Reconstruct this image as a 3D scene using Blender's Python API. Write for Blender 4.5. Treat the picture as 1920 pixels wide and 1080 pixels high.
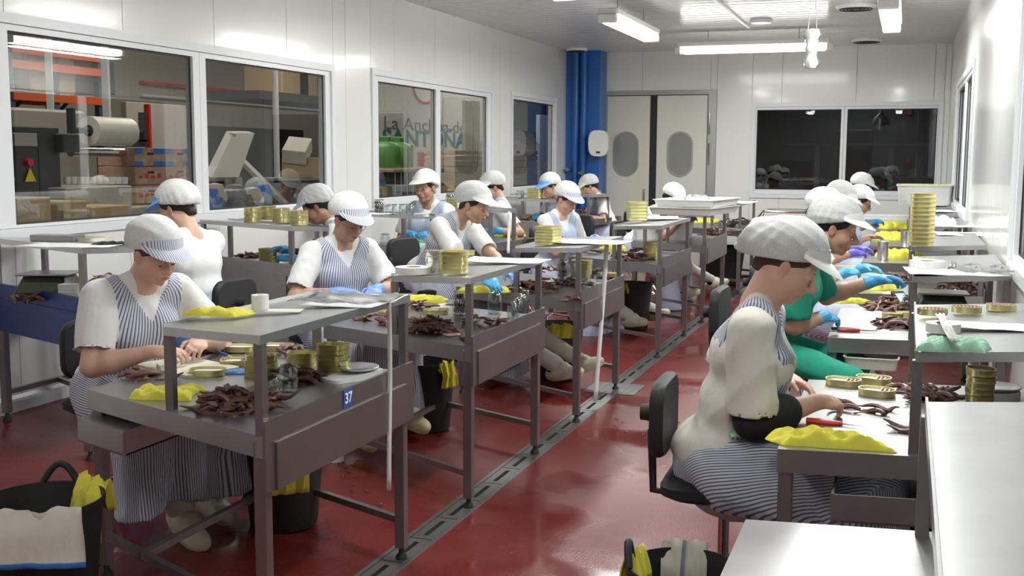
import bpy, math, random
import numpy as np
from math import sin, cos, pi, radians, hypot, atan2
from mathutils import Vector, Matrix
random.seed(7)
S = bpy.context.scene
for o in list(bpy.data.objects): bpy.data.objects.remove(o)
COL = S.collection

# ------------------------------------------------------------------ camera
FPX, YAW, PIT, ROL, H = 2086., radians(19.46), radians(6.75), radians(.25), 1.7
cF = np.array([-sin(YAW)*cos(PIT), cos(YAW)*cos(PIT), -sin(PIT)])
_r = np.array([cos(YAW), sin(YAW), 0.]); _u = np.cross(_r, cF)
cR = cos(ROL)*_r + sin(ROL)*_u; cU = -sin(ROL)*_r + cos(ROL)*_u
cam = bpy.data.cameras.new('camera'); cam.sensor_width = 36; cam.lens = FPX/1920*36
cam.clip_start = .05
co = bpy.data.objects.new('camera', cam); COL.objects.link(co)
M = Matrix.Identity(4)
for i in range(3):
    M[i][0] = cR[i]; M[i][1] = cU[i]; M[i][2] = -cF[i]
M[2][3] = H
co.matrix_world = M
S.camera = co
# ------------------------------------------------------------------ light
S.view_settings.view_transform = 'Standard'; S.view_settings.look = 'None'
S.view_settings.gamma = 1; S.view_settings.use_curve_mapping = False
S.view_settings.exposure = 0.38
w = bpy.data.worlds.new('world'); S.world = w; w.use_nodes = True
w.node_tree.nodes['Background'].inputs[0].default_value = (.75, .8, 1, 1)
w.node_tree.nodes['Background'].inputs[1].default_value = .15

def area(name, loc, sx, sy, power, col=(1, .97, .93), rot=(0, 0, 0)):
    l = bpy.data.lights.new(name, 'AREA'); l.shape = 'RECTANGLE'; l.size = sx; l.size_y = sy
    l.energy = power; l.color = col
    o = bpy.data.objects.new(name, l); COL.objects.link(o); o.location = loc; o.rotation_euler = rot
    return o
# ceiling battens: x, y, length, along ('x' or 'y')
LAMPS = [(-2.78, 11.55, 1.8, 'y'), (-.22, 11.35, 1.85, 'y'), (-1.9, 14.4, 1.75, 'x'), (-2.75, 8.35, 1.3, 'y'), (-.3, 7.5, 1.3, 'y'),
         (-2.75, 5.0, 1.3, 'y'), (-.3, 4.5, 1.3, 'y'), (-2.7, 1.0, 1.3, 'y'), (-.3, 1.2, 1.3, 'y')]
for i, (x, y, L, a) in enumerate(LAMPS):
    area('batten_light', (x, y, 2.945 if i != 2 else 2.98), .16 if a == 'y' else L, L if a == 'y' else .16, (40, 42, 46, 34, 44, 26, 32, 10, 13)[i], (.95, 1, .97))
# warehouse beyond the left windows, dim room beyond the back window
area('warehouse_light', (-8.0, 8.5, 5.2), 3.0, 3.0, 130, (1, .93, .83))
area('warehouse_light', (-8.5, 15.5, 5.2), 3.0, 3.0, 190, (1, .93, .83))
area('warehouse_light', (-8.5, 24, 5.2), 3.0, 3.0, 150, (1, .93, .83))
area('back_room_light', (-1.0, 21.5, 3.2), 1.2, .3, 24, (.9, .95, 1))

# ------------------------------------------------------------------ pixel -> point on a plane
def ray(x, y): return cF + cR*(x-960)/FPX - cU*(y-540)/FPX
def PZ(x, y, z):
    d = ray(x, y); return Vector(np.array([0, 0, H]) + d*((z-H)/d[2]))
def PX(x, y, X):
    d = ray(x, y); return Vector(np.array([0, 0, H]) + d*(X/d[0]))
def PY(x, y, Y):
    d = ray(x, y); return Vector(np.array([0, 0, H]) + d*(Y/d[1]))
DX = -1.98                       # the drain line
def fz(x): return max(0, (DX-.08-x))*.055     # floor falls towards the drain

# ------------------------------------------------------------------ materials
MAT = {}
def mat(name, col=(.8, .8, .8), rough=.5, metal=0., spec=None, emis=None, noise=None, bump=None, alpha=None, coat=0, sss=0, col2=None):
    m = bpy.data.materials.new(name); m.use_nodes = True; nt = m.node_tree; N = nt.nodes; Lk = nt.links
    b = N['Principled BSDF']
    b.inputs['Base Color'].default_value = (*col, 1); b.inputs['Roughness'].default_value = rough
    b.inputs['Metallic'].default_value = metal
    if spec is not None: b.inputs['Specular IOR Level'].default_value = spec
    if coat: b.inputs['Coat Weight'].default_value = coat; b.inputs['Coat Roughness'].default_value = .08
    if sss:
        b.inputs['Subsurface Weight'].default_value = sss; b.inputs['Subsurface Scale'].default_value = .01
        b.inputs['Subsurface Radius'].default_value = (1, .4, .25)
    if emis:
        b.inputs['Emission Color'].default_value = (*emis[0], 1); b.inputs['Emission Strength'].default_value = emis[1]
    tc = N.new('ShaderNodeTexCoord')
    if noise:      # (scale xyz, amount, detail): base colour variation
        sc, amt = noise[0], noise[1]
        mp = N.new('ShaderNodeMapping'); mp.inputs['Scale'].default_value = sc; Lk.new(tc.outputs['Object'], mp.inputs[0])
        n = N.new('ShaderNodeTexNoise'); n.inputs['Scale'].default_value = 1; n.inputs['Detail'].default_value = 5
        Lk.new(mp.outputs[0], n.inputs[0])
        r = N.new('ShaderNodeValToRGB'); r.color_ramp.elements[0].position = .3; r.color_ramp.elements[1].position = .7
        c2 = col2 if col2 else tuple(c*(1-amt) for c in col)
        r.color_ramp.elements[0].color = (*c2, 1); r.color_ramp.elements[1].color = (*col, 1)
        Lk.new(n.outputs[0], r.inputs[0]); Lk.new(r.outputs[0], b.inputs['Base Color'])
    if bump:       # (scale xyz, strength, distance)
        mp = N.new('ShaderNodeMapping'); mp.inputs['Scale'].default_value = bump[0]; Lk.new(tc.outputs['Object'], mp.inputs[0])
        n = N.new('ShaderNodeTexNoise'); n.inputs['Scale'].default_value = 1; n.inputs['Detail'].default_value = 4
        Lk.new(mp.outputs[0], n.inputs[0])
        bp = N.new('ShaderNodeBump'); bp.inputs['Strength'].default_value = bump[1]; bp.inputs['Distance'].default_value = bump[2]
        Lk.new(n.outputs[0], bp.inputs['Height']); Lk.new(bp.outputs[0], b.inputs['Normal'])
    MAT[name] = m; return m
def thin(name, tint=(1, 1, 1), ior=1.45, rough=.02, extra=0.):   # thin clear sheet: see-through with Fresnel reflection
    m = bpy.data.materials.new(name); m.use_nodes = True; nt = m.node_tree; N = nt.nodes; Lk = nt.links
    N.remove(N['Principled BSDF']); out = N['Material Output']
    t = N.new('ShaderNodeBsdfTransparent'); t.inputs[0].default_value = (*tint, 1)
    g = N.new('ShaderNodeBsdfGlossy'); g.inputs['Roughness'].default_value = rough
    ge = N.new('ShaderNodeNewGeometry'); dp = N.new('ShaderNodeVectorMath'); dp.operation = 'DOT_PRODUCT'
    Lk.new(ge.outputs['Incoming'], dp.inputs[0]); Lk.new(ge.outputs['Normal'], dp.inputs[1])
    def mth(op, i0, v1=None):
        q = N.new('ShaderNodeMath'); q.operation = op; Lk.new(i0, q.inputs[0])
        if v1 is not None: q.inputs[1].default_value = v1
        return q.outputs[0]
    c = mth('ABSOLUTE', dp.outputs['Value']); c = mth('MULTIPLY_ADD', c, -1.); N[c.node.name].inputs[2].default_value = 1.
    c = mth('POWER', c, 5.); f0 = ((ior-1)/(ior+1))**2; c = mth('MULTIPLY_ADD', c, 1-f0); N[c.node.name].inputs[2].default_value = f0
    a = N.new('ShaderNodeMath'); a.operation = 'ADD'; a.inputs[1].default_value = extra; a.use_clamp = True
    Lk.new(c, a.inputs[0])
    x = N.new('ShaderNodeMixShader'); Lk.new(a.outputs[0], x.inputs[0]); Lk.new(t.outputs[0], x.inputs[1]); Lk.new(g.outputs[0], x.inputs[2])
    Lk.new(x.outputs[0], out.inputs[0]); MAT[name] = m; return m
def striped(name, axis, pitch, base, line, duty=.42, rough=.85, warp=.0, attr=False):
    m = mat(name, base, rough); nt = m.node_tree; N = nt.nodes; Lk = nt.links; b = N['Principled BSDF']
    tc = N.new('ShaderNodeTexCoord'); sp = N.new('ShaderNodeSeparateXYZ')
    if attr:
        at = N.new('ShaderNodeAttribute'); at.attribute_name = 'weave'; d = N.new('ShaderNodeMath'); d.operation = 'DIVIDE'; d.inputs[1].default_value = pitch; Lk.new(at.outputs['Fac'], d.inputs[0])
    n = N.new('ShaderNodeTexNoise'); n.inputs['Scale'].default_value = 5; Lk.new(tc.outputs['Object'], n.inputs[0])
    vm = N.new('ShaderNodeVectorMath'); vm.operation = 'MULTIPLY_ADD'
    Lk.new(n.outputs['Color'], vm.inputs[0]); vm.inputs[1].default_value = (warp,)*3; Lk.new(tc.outputs['Object'], vm.inputs[2])
    Lk.new(vm.outputs[0], sp.inputs[0])
    if not attr: d = N.new('ShaderNodeMath'); d.operation = 'DIVIDE'; d.inputs[1].default_value = pitch; Lk.new(sp.outputs[axis], d.inputs[0])
    fr = N.new('ShaderNodeMath'); fr.operation = 'FRACT'; Lk.new(d.outputs[0], fr.inputs[0])
    r = N.new('ShaderNodeValToRGB'); e = r.color_ramp.elements
    e[0].position = duty-.06; e[0].color = (*line, 1); e[1].position = duty+.06; e[1].color = (*base, 1)
    Lk.new(fr.outputs[0], r.inputs[0]); Lk.new(r.outputs[0], b.inputs['Base Color'])
    return m
mat('wall_white', (.86, .86, .83), .22, noise=((.6, .6, .25), .05), bump=((9, 9, .15), .12, .01), coat=.3)
mat('ceiling_white', (.66, .66, .65), .25, coat=.2, bump=((.5, 25, 1), .1, .01))
mat('frame_white', (.80, .81, .84), .3)
mat('gasket', (.03, .03, .03), .6)
mat('steel', (.40, .39, .39), .34, .9, noise=((4, 9, 4), .14), bump=((6, 90, 6), .08, .002))
mat('steel_light', (.52, .52, .53), .3, .88, noise=((5, 5, 5), .14), bump=((4, 120, 4), .08, .002))
mat('steel_leg', (.31, .285, .285), .36, .85, noise=((5, 5, 3), .14))
mat('chrome', (.7, .7, .7), .12, 1)
mat('rubber', (.02, .02, .022), .6)
mat('black_fabric', (.016, .016, .018), .9)
mat('blue_steel', (.015, .05, .22), .3, .35)
mat('blue_paint', (.025, .16, .55), .32, noise=((3, 3, 1), .3))
mat('door_white', (.74, .74, .70), .35, noise=((1.5, 1.5, .8), .1, 3), col2=(.72, .70, .58))
mat('alu', (.42, .42, .40), .4, .7)
mat('door_glass', (.33, .33, .31), .2, .3)
mat('tube', (1, 1, 1), .5, emis=((1, .98, .94), 9))
mat('plastic_white', (.8, .8, .78), .35)
mat('plastic_cream', (.75, .72, .6), .4)
mat('paper', (.88, .88, .88), .8)
mat('tape', (.82, .82, .80), .6)
mat('label_roll', (.8, .8, .77), .6, noise=((60, 60, 60), .12))
mat('gold_tin', (.80, .73, .34), .32, .72, noise=((12, 12, 60), .25))
mat('silver_tin', (.75, .75, .7), .25, .85)
mat('fish', (.20, .085, .06), .42, noise=((60, 60, 60), .5), col2=(.075, .034, .03), bump=((150, 150, 150), .3, .002))
mat('fish_pink', (.38, .17, .13), .4, noise=((60, 60, 60), .3))
mat('yellow_cloth', (.80, .74, .09), .9, noise=((15, 15, 15), .12), bump=((220, 220, 220), .3, .001))
mat('white_cloth', (.66, .62, .54), .9, noise=((7, 7, 7), .12), bump=((30, 30, 30), .5, .006))
mat('blue_hem', (.05, .22, .65), .85)
mat('green_cloth', (.42, .72, .52), .9, noise=((20, 20, 20), .25), bump=((160, 160, 160), .5, .002))
mat('lime_glove', (.55, .75, .42), .6)
mat('cardboard', (.45, .33, .2), .85, noise=((4, 4, 4), .1))
mat('carton_print', (.55, .45, .36), .85, noise=((5, 9, 12), .3, 4), col2=(.5, .22, .17))
mat('red_plastic', (.7, .03, .02), .3)
mat('orange_paint', (.75, .13, .03), .5)
mat('rack_blue', (.05, .08, .12), .5)
mat('machine_dark', (.055, .06, .065), .5)
mat('machine_beige', (.42, .39, .35), .5)
mat('film_roll', (.82, .80, .72), .25)
mat('warehouse_wall', (.47, .43, .37), .8, noise=((.5, .5, .5), .12))
mat('warehouse_floor', (.2, .17, .14), .6)
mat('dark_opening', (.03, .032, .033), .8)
mat('backroom', (.07, .075, .075), .7)
mat('sign_blue', (.02, .10, .45), .4); mat('sign_white', (.9, .9, .9), .5)
mat('letter_grey', (.18, .18, .18), .6); mat('letter_teal', (.03, .22, .28), .6)
mat('green_container', (.10, .26, .07), .4); mat('yellow_paint', (.8, .6, .02), .5)
mat('cloth_white', (.78, .78, .77), .9, bump=((18, 18, 18), .35, .012))
mat('cloth_cream', (.74, .72, .66), .9, bump=((18, 18, 18), .35, .012))
mat('trouser', (.60, .57, .53), .9, bump=((14, 14, 14), .4, .012))
mat('scrub_green', (.015, .30, .20), .85, bump=((14, 14, 14), .4, .012))
mat('apron_blue', (.16, .32, .78), .85, bump=((14, 14, 14), .3, .01))
mat('apron_pale', (.48, .54, .70), .85, bump=((14, 14, 14), .3, .01))
striped('apron_stripe', 1, .0115, (.66, .68, .74), (.12, .15, .28), .40, attr=True)
striped('apron_fine', 1, .009, (.55, .58, .68), (.20, .24, .42), .40, attr=True)
striped('visor_stripe', 1, .009, (.78, .78, .80), (.22, .26, .45), .42)
mat('visor_white', (.78, .78, .76), .7); mat('visor_blue', (.2, .42, .85), .7)
mat('net', (.82, .82, .81), .9, noise=((220, 220, 220), .25), bump=((300, 300, 300), .4, .001))
mat('net_grey', (.68, .68, .67), .9, noise=((220, 220, 220), .25), bump=((300, 300, 300), .4, .001))
mat('glove_blue', (.08, .40, .76), .4, noise=((20, 20, 20), .15)); mat('glove_violet', (.16, .13, .62), .4); mat('glove_lilac', (.19, .33, .78), .4)
mat('clog', (.72, .69, .58), .45, noise=((12, 12, 12), .2, 4), col2=(.5, .43, .3)); mat('clog_yellow', (.70, .64, .32), .45)
mat('hair_dark', (.012, .009, .008), .55); mat('hair_brown', (.06, .03, .018), .55)
mat('eye_white', (.75, .72, .70), .3); mat('iris', (.03, .018, .012), .2); mat('brow', (.05, .028, .02), .8)
mat('scale_dark', (.02, .021, .023), .35); mat('lcd', (.10, .13, .08), .2); mat('orange_bin', (.55, .1, .01), .5)
thin('glass', (.88, .90, .89), 1.5, .01, .05); thin('jar_glass', (.82, .88, .88), 1.5, .04, .11); thin('film', (.93, .93, .93), 1.45, .12, .08)
thin('glass_dark', (.55, .58, .58), 1.5, .01, .02)
thin('perspex', (.93, .93, .92), 1.45, .02, .02)
# skin: a colour attribute carries lips and blush
def skinmat(name, tone):
    m = mat(name, tone, .48, sss=.08); nt = m.node_tree; N = nt.nodes; Lk = nt.links; b = N['Principled BSDF']
    a = N.new('ShaderNodeAttribute'); a.attribute_name = 'tone'
    x = N.new('ShaderNodeMix'); x.data_type = 'RGBA'; x.blend_type = 'MULTIPLY'; x.inputs[0].default_value = 1
    x.inputs[6].default_value = (*tone, 1); Lk.new(a.outputs[0], x.inputs[7]); Lk.new(x.outputs[2], b.inputs['Base Color'])
skinmat('skin_fair', (.66, .40, .30)); skinmat('skin_mid', (.52, .30, .21)); skinmat('skin_tan', (.42, .23, .155))

# wet red resin floor
def floor_mat():
    m = mat('floor_red', (.2, .02, .018), .4); nt = m.node_tree; N = nt.nodes; Lk = nt.links; b = N['Principled BSDF']
    tc = N.new('ShaderNodeTexCoord')
    def noise(s, d=5, sc=(1, 1, 1)):
        mp = N.new('ShaderNodeMapping'); mp.inputs['Scale'].default_value = sc; Lk.new(tc.outputs['Object'], mp.inputs[0])
        n = N.new('ShaderNodeTexNoise'); n.inputs['Scale'].default_value = s; n.inputs['Detail'].default_value = d; Lk.new(mp.outputs[0], n.inputs[0]); return n
    def ramp(n, p0, c0, p1, c1):
        r = N.new('ShaderNodeValToRGB'); e = r.color_ramp.elements; e[0].position = p0; e[0].color = (*c0, 1); e[1].position = p1; e[1].color = (*c1, 1)
        Lk.new(n.outputs[0], r.inputs[0]); return r
    big = noise(1.0, 6); c = ramp(big, .3, (.12, .011, .010), .75, (.18, .024, .018))
    sp = noise(7, 8); st = ramp(sp, .68, (0, 0, 0), .76, (1, 1, 1))
    big2 = noise(.9, 2); gate = ramp(big2, .5, (0, 0, 0), .62, (1, 1, 1))
    mu = N.new('ShaderNodeMath'); mu.operation = 'MULTIPLY'; Lk.new(st.outputs[0], mu.inputs[0]); Lk.new(gate.outputs[0], mu.inputs[1])
    x = N.new('ShaderNodeMix'); x.data_type = 'RGBA'; Lk.new(mu.outputs[0], x.inputs[0]); Lk.new(c.outputs[0], x.inputs[6]); x.inputs[7].default_value = (.5, .38, .28, 1)
    Lk.new(x.outputs[2], b.inputs['Base Color'])
    wet = noise(1.1, 3); rr = ramp(wet, .36, (.09,)*3, .52, (.38,)*3); Lk.new(rr.outputs[0], b.inputs['Roughness'])
    fine = noise(90, 3); bp = N.new('ShaderNodeBump'); bp.inputs['Distance'].default_value = .004
    wg = ramp(wet, .40, (.04,)*3, .47, (.5,)*3); Lk.new(wg.outputs[0], bp.inputs['Strength'])
    Lk.new(fine.outputs[0], bp.inputs['Height']); Lk.new(bp.outputs[0], b.inputs['Normal'])
floor_mat()

# ------------------------------------------------------------------ mesh helpers
class MB:
    def __init__(s): s.v = []; s.f = []; s.m = []; s.mats = []; s.cur = 0
    def use(s, name):
        if name not in s.mats: s.mats.append(name)
        s.cur = s.mats.index(name); return s
    def add(s, vs, fs):
        n = len(s.v); s.v += [tuple(v) for v in vs]; s.f += [tuple(i+n for i in f) for f in fs]; s.m += [s.cur]*len(fs); return s
    def prism(s, poly, z0, z1):
        n = len(poly); z0 = z0 if hasattr(z0, '__len__') else [z0]*n; z1 = z1 if hasattr(z1, '__len__') else [z1]*n
        vs = [(p[0], p[1], z0[i]) for i, p in enumerate(poly)] + [(p[0], p[1], z1[i]) for i, p in enumerate(poly)]
        ar = sum(poly[i][0]*poly[(i+1) % n][1]-poly[(i+1) % n][0]*poly[i][1] for i in range(n))
        fs = [tuple(range(n-1, -1, -1)), tuple(range(n, 2*n))] + [(i, (i+1) % n, n+(i+1) % n, n+i) for i in range(n)]
        if ar < 0: fs = [tuple(reversed(f)) for f in fs]
        return s.add(vs, fs)
    def box(s, x0, x1, y0, y1, z0, z1, bev=0):
        if not bev: return s.prism([(x0, y0), (x1, y0), (x1, y1), (x0, y1)], z0, z1)
        b = bev; P = [(x0+b, y0), (x1-b, y0), (x1, y0+b), (x1, y1-b), (x1-b, y1), (x0+b, y1), (x0, y1-b), (x0, y0+b)]
        Q = [(x0+b, y0+b), (x1-b, y0+b), (x1-b, y0+b), (x1-b, y1-b), (x1-b, y1-b), (x0+b, y1-b), (x0+b, y1-b), (x0+b, y0+b)]
        return s.loft([[(p[0], p[1], z0) for p in Q], [(p[0], p[1], z0+b) for p in P], [(p[0], p[1], z1-b) for p in P], [(p[0], p[1], z1) for p in Q]])
    def loft(s, rings, cap=True, closed=True):
        n = len(rings[0]); vs = [p for r in rings for p in r]; fs = []
        for k in range(len(rings)-1):
            for i in range(n if closed else n-1):
                j = (i+1) % n; fs.append((k*n+i, k*n+j, (k+1)*n+j, (k+1)*n+i))
        if cap: fs.append(tuple(range(n-1, -1, -1))); fs.append(tuple(range((len(rings)-1)*n, len(rings)*n)))
        return s.add(vs, fs)
    def lathe(s, prof, c=(0, 0, 0), n=20, sx=1, sy=1, cap=True):
        return s.loft([[(c[0]+r*sx*cos(2*pi*i/n), c[1]+r*sy*sin(2*pi*i/n), c[2]+z) for i in range(n)] for r, z in prof], cap)
    def tube(s, pts, r, n=8, cap=True):
        pts = [Vector(p) for p in pts]; rings = []; up = Vector((0, 0, 1))
        for i, p in enumerate(pts):
            d = (pts[min(i+1, len(pts)-1)]-pts[max(i-1, 0)]).normalized()
            a = d.cross(up)
            if a.length < .05: a = d.cross(Vector((0, 1, 0)))
            a.normalize(); b = a.cross(d); up = b
            rr = r[i] if hasattr(r, '__len__') else r
            rings.append([tuple(p+a*rr*cos(2*pi*k/n)+b*rr*sin(2*pi*k/n)) for k in range(n)])
        return s.loft(rings, cap)
    def beam(s, p, q, w_, h_=None):
        p, q = Vector(p), Vector(q); h_ = h_ or w_; d = (q-p).normalized(); a = d.cross(Vector((0, 0, 1)))
        if a.length < .05: a = Vector((1, 0, 0))
        a.normalize(); b = a.cross(d)
        R = lambda c: [tuple(c+a*sx*w_/2+b*sy*h_/2) for sx, sy in ((-1, -1), (1, -1), (1, 1), (-1, 1))]
        return s.loft([R(p), R(q)])
    def mesh(s, name, smooth=False):
        me = bpy.data.meshes.new(name); me.from_pydata(s.v, [], s.f)
        for m_ in s.mats: me.materials.append(MAT[m_])
        me.polygons.foreach_set('material_index', s.m)
        if smooth: me.polygons.foreach_set('use_smooth', [True]*len(s.f)); me.update(); me.set_sharp_from_angle(angle=radians(40))
        me.update(); return me
    def obj(s, name, parent=None, smooth=False, loc=None, rz=None):
        return link(name, s.mesh(name, smooth), parent, loc, rz)
def B(m): return MB().use(m)
def link(name, me, parent=None, loc=None, rz=None, label=None):
    o = bpy.data.objects.new(name, me); COL.objects.link(o)
    if parent is not None: o.parent = parent
    if loc is not None: o.location = loc
    if rz is not None: o.rotation_euler = (0, 0, rz) if not hasattr(rz, '__len__') else rz
    if label: o['label'] = label
    return o
def tag(o, label=None, cat=None, group=None, kind=None):
    if label: o['label'] = label
    if cat: o['category'] = cat
    if group: o['group'] = group
    if kind: o['kind'] = kind
    return o
def thing(name, loc, label, cat, group=None, rz=0):
    o = link(name, None, None, loc, rz); return tag(o, label, cat, group)
def struct(o): o['kind'] = 'structure'; return o
def copy_tree(o, parent=None):
    c = o.copy(); COL.objects.link(c)
    if parent is not None: c.parent = parent
    for ch in o.children: copy_tree(ch, c)
    return c

# ------------------------------------------------------------------ distance-field modelling (bodies, clothes)
def _smin(a, b, k):
    if k <= 0: return np.minimum(a, b)
    h = np.clip(.5+.5*(b-a)/k, 0, 1); return b*(1-h)+a*h-k*h*(1-h)
class SDF:
    def __init__(s, lo, hi, h):
        s.lo = np.array(lo, np.float32); s.h = h
        n = np.ceil((np.array(hi)-np.array(lo))/h).astype(int)+1
        s.n = n; s.ax = [s.lo[i]+h*np.arange(n[i], dtype=np.float32) for i in range(3)]
        s.d = np.full(n, 1., np.float32)
    def _sl(s, lo, hi, pad):
        i0 = np.clip(((np.array(lo)-pad-s.lo)/s.h).astype(int), 0, s.n); i1 = np.clip(((np.array(hi)+pad-s.lo)/s.h).astype(int)+2, 0, s.n)
        sl = tuple(slice(a, b) for a, b in zip(i0, i1))
        return sl, s.ax[0][sl[0]][:, None, None], s.ax[1][sl[1]][None, :, None], s.ax[2][sl[2]][None, None, :]
    def _put(s, sl, d, k, sub):
        if 0 in s.d[sl].shape: return
        s.d[sl] = _smin(s.d[sl], d, k) if not sub else -_smin(-s.d[sl], d, k)
    def cap(s, a, b, r1, r2=None, k=.02, sub=False):
        r2 = r1 if r2 is None else r2; a = np.array(a, np.float32); b = np.array(b, np.float32); R = max(r1, r2)
        sl, X, Y, Z = s._sl(np.minimum(a, b)-R, np.maximum(a, b)+R, k+2*s.h)
        ab = b-a; L2 = float(ab@ab)+1e-9
        t = np.clip(((X-a[0])*ab[0]+(Y-a[1])*ab[1]+(Z-a[2])*ab[2])/L2, 0, 1)
        d = np.sqrt((X-a[0]-t*ab[0])**2+(Y-a[1]-t*ab[1])**2+(Z-a[2]-t*ab[2])**2)-(r1+(r2-r1)*t)
        s._put(sl, d, k, sub)
    def ell(s, c, r, k=.02, R=None, sub=False):
        c = np.array(c, np.float32); r = np.array(r, np.float32); m = r.max()
        ext = r if R is None else np.array([m]*3)
        sl, X, Y, Z = s._sl(c-ext, c+ext, k+2*s.h)
        x, y, z = X-c[0], Y-c[1], Z-c[2]
        if R is not None:       # R columns = local axes
            x, y, z = (x*R[0][0]+y*R[1][0]+z*R[2][0]), (x*R[0][1]+y*R[1][1]+z*R[2][1]), (x*R[0][2]+y*R[1][2]+z*R[2][2])
        k0 = np.sqrt((x/r[0])**2+(y/r[1])**2+(z/r[2])**2)
        k1 = np.sqrt((x/r[0]**2)**2+(y/r[1]**2)**2+(z/r[2]**2)**2)+1e-6
        s._put(sl, k0*(k0-1)/k1, k, sub)
    def grid(s): return s.ax[0][:, None, None], s.ax[1][None, :, None], s.ax[2][None, None, :]
    def clip(s, d): s.d = np.maximum(s.d, d.astype(np.float32))
    def mesh(s):
        D = s.d; D[0] = D[-1] = 1; D[:, 0] = D[:, -1] = 1; D[:, :, 0] = D[:, :, -1] = 1
        ins = D < 0; nx, ny, nz = D.shape
        c = ins[:-1, :-1, :-1].astype(np.int8)
        for i, j, k in ((1, 0, 0), (0, 1, 0), (0, 0, 1), (1, 1, 0), (1, 0, 1), (0, 1, 1), (1, 1, 1)):
            c += ins[i:nx-1+i, j:ny-1+j, k:nz-1+k]
        ci, cj, ck = np.nonzero((c > 0) & (c < 8)); n = len(ci)
        idx = np.full(c.shape, -1, np.int32); idx[ci, cj, ck] = np.arange(n)
        acc = np.zeros((n, 3), np.float32); cnt = np.zeros(n, np.float32)
        cor = [(i, j, k) for i in (0, 1) for j in (0, 1) for k in (0, 1)]
        val = {q: D[ci+q[0], cj+q[1], ck+q[2]] for q in cor}
        for a in cor:
            for ax in range(3):
                if a[ax]: continue
                b = list(a); b[ax] = 1; b = tuple(b); va, vb = val[a], val[b]; m = (va < 0) != (vb < 0)
                t = np.where(m, va/np.where(m, va-vb, 1), 0); p = np.tile(np.array(a, np.float32), (n, 1)); p[:, ax] += t
                acc += p*m[:, None]; cnt += m
        P = (acc/cnt[:, None]+np.stack([ci, cj, ck], 1))*s.h+s.lo
        Q = []
        for ax in range(3):
            u, v = [(1, 2), (2, 0), (0, 1)][ax]
            A = ins; sl0 = [slice(None)]*3; sl1 = [slice(None)]*3; sl0[ax] = slice(0, -1); sl1[ax] = slice(1, None)
            a, b = A[tuple(sl0)], A[tuple(sl1)]
            for sgn, msk in ((1, a & ~b), (-1, ~a & b)):
                e = np.array(np.nonzero(msk)); ok = (e[u] > 0) & (e[v] > 0) & (e[u] < s.n[u]-1) & (e[v] < s.n[v]-1); e = e[:, ok]
                def g(du, dv):
                    q = e.copy(); q[u] += du; q[v] += dv; return idx[q[0], q[1], q[2]]
                q = np.stack([g(-1, -1), g(0, -1), g(0, 0), g(-1, 0)], 1)
                Q.append(q if sgn > 0 else q[:, ::-1])
        return P, np.concatenate(Q)
def relax(P, Q, it=1):
    for _ in range(it):
        A = np.zeros_like(P); c = np.zeros(len(P), np.float32)
        for i in range(4):
            j = (i+1) % 4
            np.add.at(A, Q[:, i], P[Q[:, j]]); np.add.at(c, Q[:, i], 1)
            np.add.at(A, Q[:, j], P[Q[:, i]]); np.add.at(c, Q[:, j], 1)
        P = P*.45+.55*A/np.maximum(c, 1)[:, None]
    return P
def vnormals(P, Q):
    n = np.cross(P[Q[:, 2]]-P[Q[:, 0]], P[Q[:, 3]]-P[Q[:, 1]]); N = np.zeros_like(P)
    for i in range(4): np.add.at(N, Q[:, i], n)
    return N/(np.linalg.norm(N, axis=1)[:, None]+1e-9)
def folds(P, Q, amp, fr, seed=0, stretch=(1, 1, 1)):
    rng = np.random.RandomState(seed); N = vnormals(P, Q); p = P*np.array(stretch); d = np.zeros(len(P))
    wv = np.stack([np.sin(p@rng.randn(3)*6+rng.rand()*6) for _ in range(3)], 1)*.05; p = p+wv
    for o in range(5):
        k = rng.randn(3)*fr*(1+.5*o); d += (1-np.abs(np.sin(p@k+rng.rand()*6)))*(1/(1+.5*o))
    return P+N*((d-d.mean())*amp)[:, None]
def npmesh(name, P, Q, mats, tone=None, weave=None):
    me = bpy.data.meshes.new(name); P = np.ascontiguousarray(P, np.float32); Q = np.ascontiguousarray(Q, np.int32)
    me.vertices.add(len(P)); me.vertices.foreach_set('co', P.ravel())
    me.loops.add(len(Q)*4); me.loops.foreach_set('vertex_index', Q.ravel())
    me.polygons.add(len(Q)); me.polygons.foreach_set('loop_start', np.arange(len(Q), dtype=np.int32)*4)
    me.polygons.foreach_set('use_smooth', np.ones(len(Q), bool))
    me.update(calc_edges=True)
    for m_ in mats: me.materials.append(MAT[m_])
    if weave is not None:
        a = me.attributes.new('weave', 'FLOAT', 'POINT'); a.data.foreach_set('value', np.ascontiguousarray(weave, np.float32))
    if tone is not None:
        a = me.color_attributes.new('tone', 'FLOAT_COLOR', 'POINT')
        a.data.foreach_set('color', np.concatenate([tone, np.ones((len(P), 1))], 1).astype(np.float32).ravel())
    return me

# ------------------------------------------------------------------ people
def nrm(v): v = np.array(v, float); return v/(np.linalg.norm(v)+1e-9)
def Rz(a): return np.array([[cos(a), -sin(a), 0], [sin(a), cos(a), 0], [0, 0, 1]])
def Ry(a): return np.array([[cos(a), 0, sin(a)], [0, 1, 0], [-sin(a), 0, cos(a)]])    # positive pitches +x downwards
def Rx(a): return np.array([[1, 0, 0], [0, cos(a), -sin(a)], [0, sin(a), cos(a)]])
def ik(a, b, L1, L2, hint):
    a, b = np.array(a, float), np.array(b, float); d = np.linalg.norm(b-a)
    if d > (L1+L2)*.995: f = d/((L1+L2)*.995); L1 *= f; L2 *= f
    if d < abs(L1-L2)+.02: d = abs(L1-L2)+.02
    u = nrm(b-a); x = (L1*L1-L2*L2+d*d)/(2*d); h_ = math.sqrt(max(L1*L1-x*x, 1e-6))
    p = np.array(hint, float); p = nrm(p-u*(p@u)); return a+u*x+p*h_
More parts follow.
